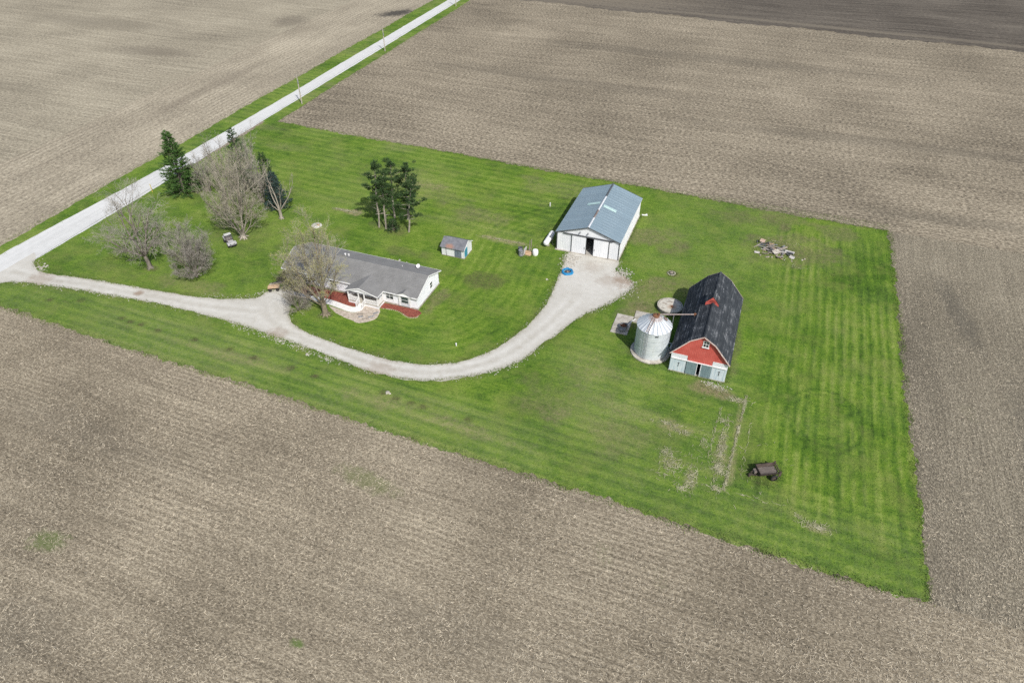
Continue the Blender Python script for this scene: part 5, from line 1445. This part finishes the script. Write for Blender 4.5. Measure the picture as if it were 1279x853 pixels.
for y in (-1.2, 1.2):
    mb = MB(); mb.prism([(-.45,-.05),(.45,-.05),(.45,.12),(.32,zc-r*.75),(-.32,zc-r*.75),(-.45,.12)], 'y', y-.12, y+.12); part('support_leg', mb, m_conc, T)
mb = MB(); mb.tube([(0,-.2,zc+r),(0.3,-.2,zc+r+.1),(.7,-.4,.5),(1.0,-.6,.02)], .025, 6); part('gas_line', mb, m_grey, T)

# ------------------------------------------------------------------ utility vehicle
def build_utv():
    T = thing('utility_vehicle', 'small white and grey utility vehicle parked on the lawn', 'vehicle', (-86.75,83.4,0), atan2(-1.0,1.0)+pi/2+radians(12))
    P = lambda n, mb, m, par=T, **k: part(n, mb, m, par, **k)
    m_body = MIX('white_grey_plastic', (.30,.30,.31), (.44,.44,.44), 2, .45); m_dk = MIX('charcoal_plastic', (.035,.035,.04), (.06,.06,.065), 3, .6)
    # front is -y
    mb = MB(); mb.prism([(-1.45,.42),(1.55,.42),(1.55,.62),(.2,.62),(.0,.52),(-.55,.52),(-.62,.78),(-1.45,.72)], 'x', -.58, .58); P('chassis', mb, m_dk)
    mb = MB(); mb.prism([(-1.62,.58),(-1.60,.80),(-1.30,.98),(-.62,1.10),(-.58,.70),(-1.0,.60)], 'x', -.46, .46); P('hood', mb, m_body)
    for s in (-1, 1):
        mb = MB(); mb.prism([(-1.6,.62),(-1.45,.90),(-1.05,.98),(-.70,.86),(-.62,.55),(-.7,.55),(-.8,.76),(-1.1,.86),(-1.4,.78),(-1.5,.58)], 'x', s*.48 if s < 0 else .48, s*.80 if s < 0 else .80)
        P('fender', mb, m_body)
        mb = MB(); mb.bbox((s*.32,-1.60,.78), (.2,.08,.12), bev=.02); P('headlight', mb, m_glass)
    mb = MB(); mb.bbox((0,-1.68,.52), (1.0,.10,.22), bev=.03); P('bumper', mb, m_dk)
    for s in (-.3, .3):
        mb = MB(); mb.bbox((s,.18,.78), (.52,.5,.16), bev=.04); mb.bbox((s,.46,1.08), (.50,.12,.55), rx=-.2, bev=.04); P('seat', mb, MIX('brown_grey_seat', (.13,.115,.11), (.20,.18,.17), 4, .8))
    mb = MB(); mb.box(-.66,.66,.72,.78,.7,1.08); mb.box(-.66,.66,1.72,1.78,.7,1.08); mb.box(-.70,-.64,.72,1.78,.7,1.08); mb.box(.64,.70,.72,1.78,.7,1.08); mb.box(-.64,.64,.78,1.72,.68,.74); P('cargo_bed', mb, m_body)
    mb = MB()
    for s in (-.58,.58): mb.tube([(s,-.62,1.05),(s,-.15,1.85),(s,.66,1.88),(s,.72,.75)], .035, 6)
    for y, z in ((-.15,1.85),(.66,1.88)): mb.tube([(-.58,y,z),(.58,y,z)], .035, 6)
    P('roll_cage', mb, m_dk)
    mb = MB(); mb.bbox((0,.42,1.93), (1.26,.62,.06), bev=.03); P('roof', mb, MIX('pale_grey_roof', (.48,.49,.47), (.60,.61,.58), 2, .5))
    mb = MB(); mb.tube([(.3,-.45,1.12),(.3,-.25,1.2)], .02, 5); mb.lathe([(.15,0),(.17,.02),(.15,.04)], 12, (.3,-.22,1.2), cap=False); P('steering_wheel', mb, m_dk)
    for x, y in ((-.66,-1.08),(.66,-1.08),(-.66,1.15),(.66,1.15)):
        w_ = link('wheel', None, T, (x,y,.33))
        M_ = Matrix.Rotation(pi/2,4,'Y')
        mb = MB(); mb.lathe([(.18,-.13),(.30,-.13),(.33,-.08),(.33,.08),(.30,.13),(.18,.13)], 16, cap=False); mb.v = [tuple(M_ @ Vector(p)) for p in mb.v]; P('tyre', mb, m_rubber, w_, smooth=35)
        mb = MB(); mb.lathe([(.18,-.06),(.05,-.10),(.02,-.10)], 12, cap=False); mb.lathe([(.18,.06),(.05,.10),(.02,.10)], 12, cap=False); mb.v = [tuple(M_ @ Vector(p)) for p in mb.v]; P('rim', mb, m_grey, w_)
build_utv()

# ------------------------------------------------------------------ rusty manure spreader
def build_spreader():
    T = thing('manure_spreader', 'old rusty brown manure spreader abandoned on the lawn', 'farm machine', (10.1,62.1,0), radians(28))
    m_rw = MIX('dark_rusted_steel', (.040,.030,.025), (.095,.072,.060), 3, .9, bump=.3); m_rw2 = MIX('grey_rusted_boards', (.10,.085,.075), (.19,.16,.14), 3, .9, stretch=(.3,2,1))
    P = lambda n, mb, m, par=T, **k: part(n, mb, m, par, **k)
    for s in (-1, 1):                                    # flared bed sides
        mb = MB(); mb.add([(-1.25,s*.55,.55),(1.05,s*.55,.55),(1.05,s*.80,1.15),(-1.25,s*.80,1.15),(-1.25,s*.59,.55),(1.05,s*.59,.55),(1.05,s*.84,1.15),(-1.25,s*.84,1.15)], ((0,1,2,3),(7,6,5,4),(0,4,5,1),(2,6,7,3),(1,5,6,2),(0,3,7,4)))
        P('bed_side', mb, m_rw)
    for i in range(6):
        mb = MB(); mb.box(-1.25, 1.05, -.56+i*.19, -.56+i*.19+.17, .72+.02*(i % 2), .78+.02*(i % 2)); P('floor_board', mb, m_rw2)
    mb = MB(); mb.prism([(-.58,.55),(.58,.55),(.82,1.18),(-.82,1.18)], 'x', -1.32, -1.26); P('front_board', mb, m_rw)
    for z in (.75, 1.15):
        mb = MB(); mb.tube([(1.18,-.8,z),(1.18,.8,z)], .06, 8)
        for k in range(9):
            a = k*1.1; mb.bar((1.18,-.7+k*.17,z),(1.18+.22*cos(a),-.7+k*.17,z+.22*sin(a)), .05,.03)
        P('beater', mb, m_rw)
    for s in (-1, 1):
        mb = MB(); mb.prism([(.98,.45),(1.35,.5),(1.32,1.35),(1.05,1.3)], 'y', s*.84-.03, s*.84+.03); P('beater_bracket', mb, m_rw)
        w_ = link('wheel', None, T, (.45,s*1.02,.46)); M_ = Matrix.Rotation(pi/2,4,'X')
        mb = MB(); mb.lathe([(.30,-.11),(.43,-.10),(.46,-.04),(.46,.04),(.43,.10),(.30,.11)], 18, cap=False); mb.v = [tuple(M_ @ Vector(p)) for p in mb.v]; P('tyre', mb, m_rubber, w_, smooth=35)
        mb = MB(); mb.lathe([(.30,-.03),(.08,-.05),(.02,-.06)], 12, cap=False); mb.lathe([(.30,.03),(.08,.05),(.02,.06)], 12, cap=False); mb.v = [tuple(M_ @ Vector(p)) for p in mb.v]; P('rim', mb, m_rw, w_)
    mb = MB(); mb.tube([(.45,-1.0,.46),(.45,1.0,.46)], .05, 6); mb.bar((-1.4,-.4,.5),(1.1,-.45,.5), .08,.12); mb.bar((-1.4,.4,.5),(1.1,.45,.5), .08,.12); P('frame', mb, m_rw)
    mb = MB(); mb.bar((-1.3,-.4,.5),(-2.2,0,.40), .08,.10); mb.bar((-1.3,.4,.5),(-2.2,0,.40), .08,.10); mb.box(-2.35,-2.1,-.1,.1,.02,.46); P('drawbar', mb, m_rw)
    mb = MB(); mb.bbox((-1.55,.15,.72), (.4,.6,.36), bev=.04); P('gear_box', mb, m_rw2)
    mb = MB(); mb.tube([(-2.1,.15,.62),(1.1,.92,.9)], .045, 6); P('drive_shaft', mb, m_rw)
build_spreader()

# ------------------------------------------------------------------ debris heap
rg = random.Random(17)
T = thing('debris_heap', 'heap of broken boards, sheets and rubble at the far right of the lawn', 'debris', (7.2,116.0,0))
mats = [m_wood, m_tan, MIX('dirty_white_board', (.36,.34,.31), (.54,.52,.48), 2, .9), m_grey, m_rust, MIX('faded_pinkish_board', (.36,.25,.19), (.50,.38,.30), 2, .9), m_dtrim, m_conc]
for k in range(62):
    mb = MB(); L_ = rg.uniform(.6,2.4)
    t = rg.random(); x = rg.gauss(0,1.05)+(-1.5+2.8*t); y = rg.gauss(0,.75)+(1.6-2.0*t)
    mb.bbox((0,0,0), (L_, rg.uniform(.1,.3), rg.uniform(.04,.08)), rz=rg.uniform(-1.6,1.0), ry=rg.gauss(0,.22), rx=rg.gauss(0,.3))
    part('board', mb, mats[rg.choice((0,0,0,0,0,1,2,3,3,5,6,6))], T, loc=(x,y,rg.uniform(.08,.55)*max(.3,1-abs(x)/4)))
for (x, y, z, sx, sy, rz, rx, mi) in ((-2.3,2.3,.5,.9,.7,-.3,.5,5),(-1.2,1.9,.55,.6,1.0,.6,-.5,0),(2.6,.1,.35,1.6,.7,-.15,.2,2),(2.7,-.2,.42,1.2,.35,-.15,.1,6),(.3,-.6,.4,1.4,.9,.8,.3,7),(1.1,-2.0,.3,1.2,.8,.4,-.3,0),(-2.9,-1.6,.15,.9,.5,.1,.2,2),(-.6,.8,.5,1.2,.7,1.2,-.4,0),(3.1,-1.3,.2,.9,.6,-.5,.3,2)):
    mb = MB(); mb.bbox((0,0,0), (sx,sy,.05), rz=rz, rx=rx); part('sheet', mb, mats[mi], T, loc=(x,y,z))
for k in range(40):
    mb = MB(); mb.rock((0,0,0), rg.uniform(.1,.3), rg); part('rubble', mb, m_wood if k % 2 else m_conc, T, loc=(rg.gauss(.3,1.7), rg.gauss(-.3,1.2), -.02))

# ------------------------------------------------------------------ fire ring, pipe coil, lid, stones
T = thing('fire_ring', 'small round fire ring of grey stones with dark ash on the grass', 'fire pit', (-8.95,102.4,0))
mb = MB(); mb.lathe([(.62,-.02),(.55,.03),(.02,.05)], 18); part('ash', mb, m_black, T)
for k in range(13):
    a = 2*pi*k/13; mb = MB(); mb.rock((0,0,0), rg.uniform(.13,.19), rg, .9); part('stone', mb, m_conc, T, loc=(.62*cos(a),.62*sin(a),.0))
for a in (.4, 1.5, 2.6):
    mb = MB(); mb.tube([(-.35*cos(a),-.35*sin(a),.08),(.35*cos(a),.35*sin(a),.12+.04*a)], .07, 6); part('log', mb, m_wood, T)

T = thing('pipe_coil', 'bright blue coil of plastic pipe lying on the gravel by the shed', 'pipe coil', (-25.9,96.3,0))
m_blue = MIX('blue_plastic_pipe', (.015,.19,.42), (.04,.30,.56), 3, .4, rv=.15)
for k, (R_, z) in enumerate(((1.0,.06),(.86,.07),(.73,.08),(.95,.17),(.80,.18),(.68,.20),(.90,.28))):
    mb = MB(); n = 28; pts = [((R_+rg.gauss(0,.025))*cos(2*pi*i/n), (R_+rg.gauss(0,.025))*sin(2*pi*i/n), z+rg.gauss(0,.02)) for i in range(n)]
    mb.tube(pts+pts[:2], .065, 6, False); part('pipe_turn', mb, m_blue, T, smooth=60)
mb = MB(); mb.lathe([(.58,.01),(.52,.12),(.30,.2),(.05,.22)], 16); part('core', mb, m_dtrim, T, label='dark centre of the coil')
mb = MB(); mb.rock((.05,-.05,.2), .16, rg); part('centre_stone', mb, m_tan, T)

m_lidc = MIX('worn_white_concrete', (.48,.47,.43), (.66,.65,.61), 2, .9)
T = thing('septic_lid', 'round white concrete lid on the lawn behind the house', 'lid', (-75.6,94.7,0))
mb = MB(); mb.lathe([(.98,-.02),(.98,.14),(.9,.20),(.05,.22)], 26); part('lid', mb, m_lidc, T, smooth=40)
mb = MB(); mb.lathe([(.28,.2),(.28,.32),(.05,.34)], 14, (.35,.1,0)); part('cap', mb, m_tan, T, smooth=40)
for i, (x, y, r, lb) in enumerate(((-40.6,58.6,.38,'pale boulder on the grass strip below the driveway bend'), (-55.75,61.6,.30,'small white stone at the lower edge of the driveway'), (-28.6,93.0,.22,'small pale stone on the grass left of the gravel yard'))):
    mb = MB(); mb.rock((0,0,-.02), r, rg, .9); mb.rock((r*1.1,-.1,-.02), r*.5, rg, .8)
    tag(part('stone', mb, m_conc if i == 0 else m_stone, None, loc=(x,y,0)), lb, 'stone', 'stones on the lawn')
T = thing('rock_pile', 'small pile of pale rocks on dirt behind the house', 'rocks', (-56.4,88.9,0))
for k in range(22):
    mb = MB(); mb.rock((0,0,0), rg.uniform(.14,.36), rg, .7); part('rock', mb, m_stone if k % 3 else m_patio, T, loc=(rg.gauss(0,1.2), rg.gauss(0,.35)-.0, 0))
T = thing('rock_pile', 'small heap of stones at the driveway corner by the road', 'rocks', (-112.7,65.3,0))
for k in range(16):
    mb = MB(); mb.rock((0,0,0), rg.uniform(.12,.28), rg, .8); part('rock', mb, m_stone if k % 2 else m_conc, T, loc=(rg.gauss(0,.7), rg.gauss(0,.45), 0))

# ------------------------------------------------------------------ wooden cart by the driveway
T = thing('wooden_cart', 'tan wooden flat cart parked at the edge of the driveway', 'cart', (-70.4,74.0,0), radians(32))
for i in range(5):
    mb = MB(); mb.box(-.95, .95, -.55+i*.22, -.55+i*.22+.205, .62, .67); part('deck_board', mb, m_tan, T)
mb = MB(); mb.bar((-.9,-.4,.55),(.9,-.4,.55), .08,.1); mb.bar((-.9,.4,.55),(.9,.4,.55), .08,.1); mb.bar((-.5,-.5,.48),(-.5,.5,.48), .08,.08); mb.bar((.5,-.5,.48),(.5,.5,.48), .08,.08); part('frame', mb, m_dtrim, T)
for x, y in ((-.6,-.58),(.6,-.58),(-.6,.58),(.6,.58)):
    M_ = Matrix.Rotation(pi/2,4,'X'); mb = MB(); mb.lathe([(.05,-.07),(.26,-.08),(.28,0),(.26,.08),(.05,.07)], 14); mb.v = [tuple(M_ @ Vector(p)) for p in mb.v]
    part('wheel', mb, m_rubber, T, loc=(x,y,.28), smooth=35)
mb = MB(); mb.tube([(.9,0,.5),(1.7,0,.25)], .04, 6); part('drawbar', mb, m_dtrim, T)
T = thing('timber_stack', 'dark timbers lying beside the wooden cart', 'timber', (-71.0,75.6,0), radians(40))
for i in range(4):
    mb = MB(); mb.bbox((0,0,.1+.13*(i//2)), (2.6-.3*i,.18,.14), rz=rg.gauss(0,.08)); part('timber', mb, m_dtrim if i % 2 else m_wood, T, loc=(0,.22*(i % 2),0))

# ------------------------------------------------------------------ odds and ends left of the machine shed
for x, y, lb, m in ((-35.75,99.4,'dark grey drum at the left end of the junk group',m_dtrim), (-35.35,98.6,'grey-blue drum in front of the dark drum in the junk group',m_grey)):
    T = thing('steel_drum', lb, 'drum', (x,y,0), 0, 'junk left of the machine shed')
    mb = MB(); mb.lathe([(.42,0),(.44,.03),(.42,.35),(.44,.37),(.42,.40),(.42,.75),(.44,.77),(.42,.80),(.44,1.12),(.40,1.14),(.40,1.08),(.03,1.06)], 18); part('shell', mb, m, T, smooth=30)
    mb = MB(); mb.lathe([(.06,1.07),(.06,1.11),(.02,1.12)], 8, (.22,.1,0)); part('bung', mb, m_rust, T)
T = thing('upright_board', 'pale grey panel standing upright in the junk group', 'panel', (-34.75,99.1,0), radians(80))
mb = MB(); mb.bbox((0,0,.75), (.95,.08,1.5), rx=.1); part('panel', mb, MIX('pale_grey_panel', (.40,.39,.37), (.54,.53,.50), 2, .8), T)
mb = MB(); mb.bbox((0,.30,.5), (.08,.06,1.1), rx=-.45); part('prop', mb, m_wood, T)
T = thing('wood_stack', 'weathered posts and a pallet leaning together in the junk group', 'lumber', (-34.2,99.5,0))
for i, (x, y, h, a) in enumerate(((0,.25,2.6,.05),(.18,.2,2.0,-.06),(-.15,.3,1.7,.1),(.32,.35,2.9,.03))):
    mb = MB(); mb.tube([(x,y,0),(x+a*2,y+.1,h)], .07, 6); part('post', mb, m_wood, T)
for i in range(5):
    mb = MB(); mb.bbox((0,-.35+.03*i,.12+i*.17), (1.1,.04,.12), rx=-.2); part('pallet_slat', mb, m_tan, T)
mb = MB(); mb.bbox((0,-.2,.16), (1.0,.8,.3), bev=.03); part('crate', mb, m_tan, T)
T = thing('white_barrel', 'white plastic barrel at the right end of the junk group', 'barrel', (-33.0,99.7,0))
mb = MB(); mb.lathe([(.46,0),(.52,.15),(.54,.5),(.52,.85),(.44,1.02),(.2,1.06),(.02,1.06)], 20); part('shell', mb, m_plast, T, smooth=50)
mb = MB(); mb.lathe([(.09,1.05),(.09,1.12),(.02,1.13)], 10, (.2,0,0)); part('cap', mb, m_trim, T)
mb = MB(); mb.bbox((0,0,.06), (1.1,.35,.08), rz=.2, bev=.02); mb.bbox((.2,.3,.05), (.6,.2,.06), rz=.9)
tag(part('loose_board', mb, m_trim, None, loc=(-17.6,120.9,0)), 'pale boards lying at the rear corner of the machine shed', 'boards')
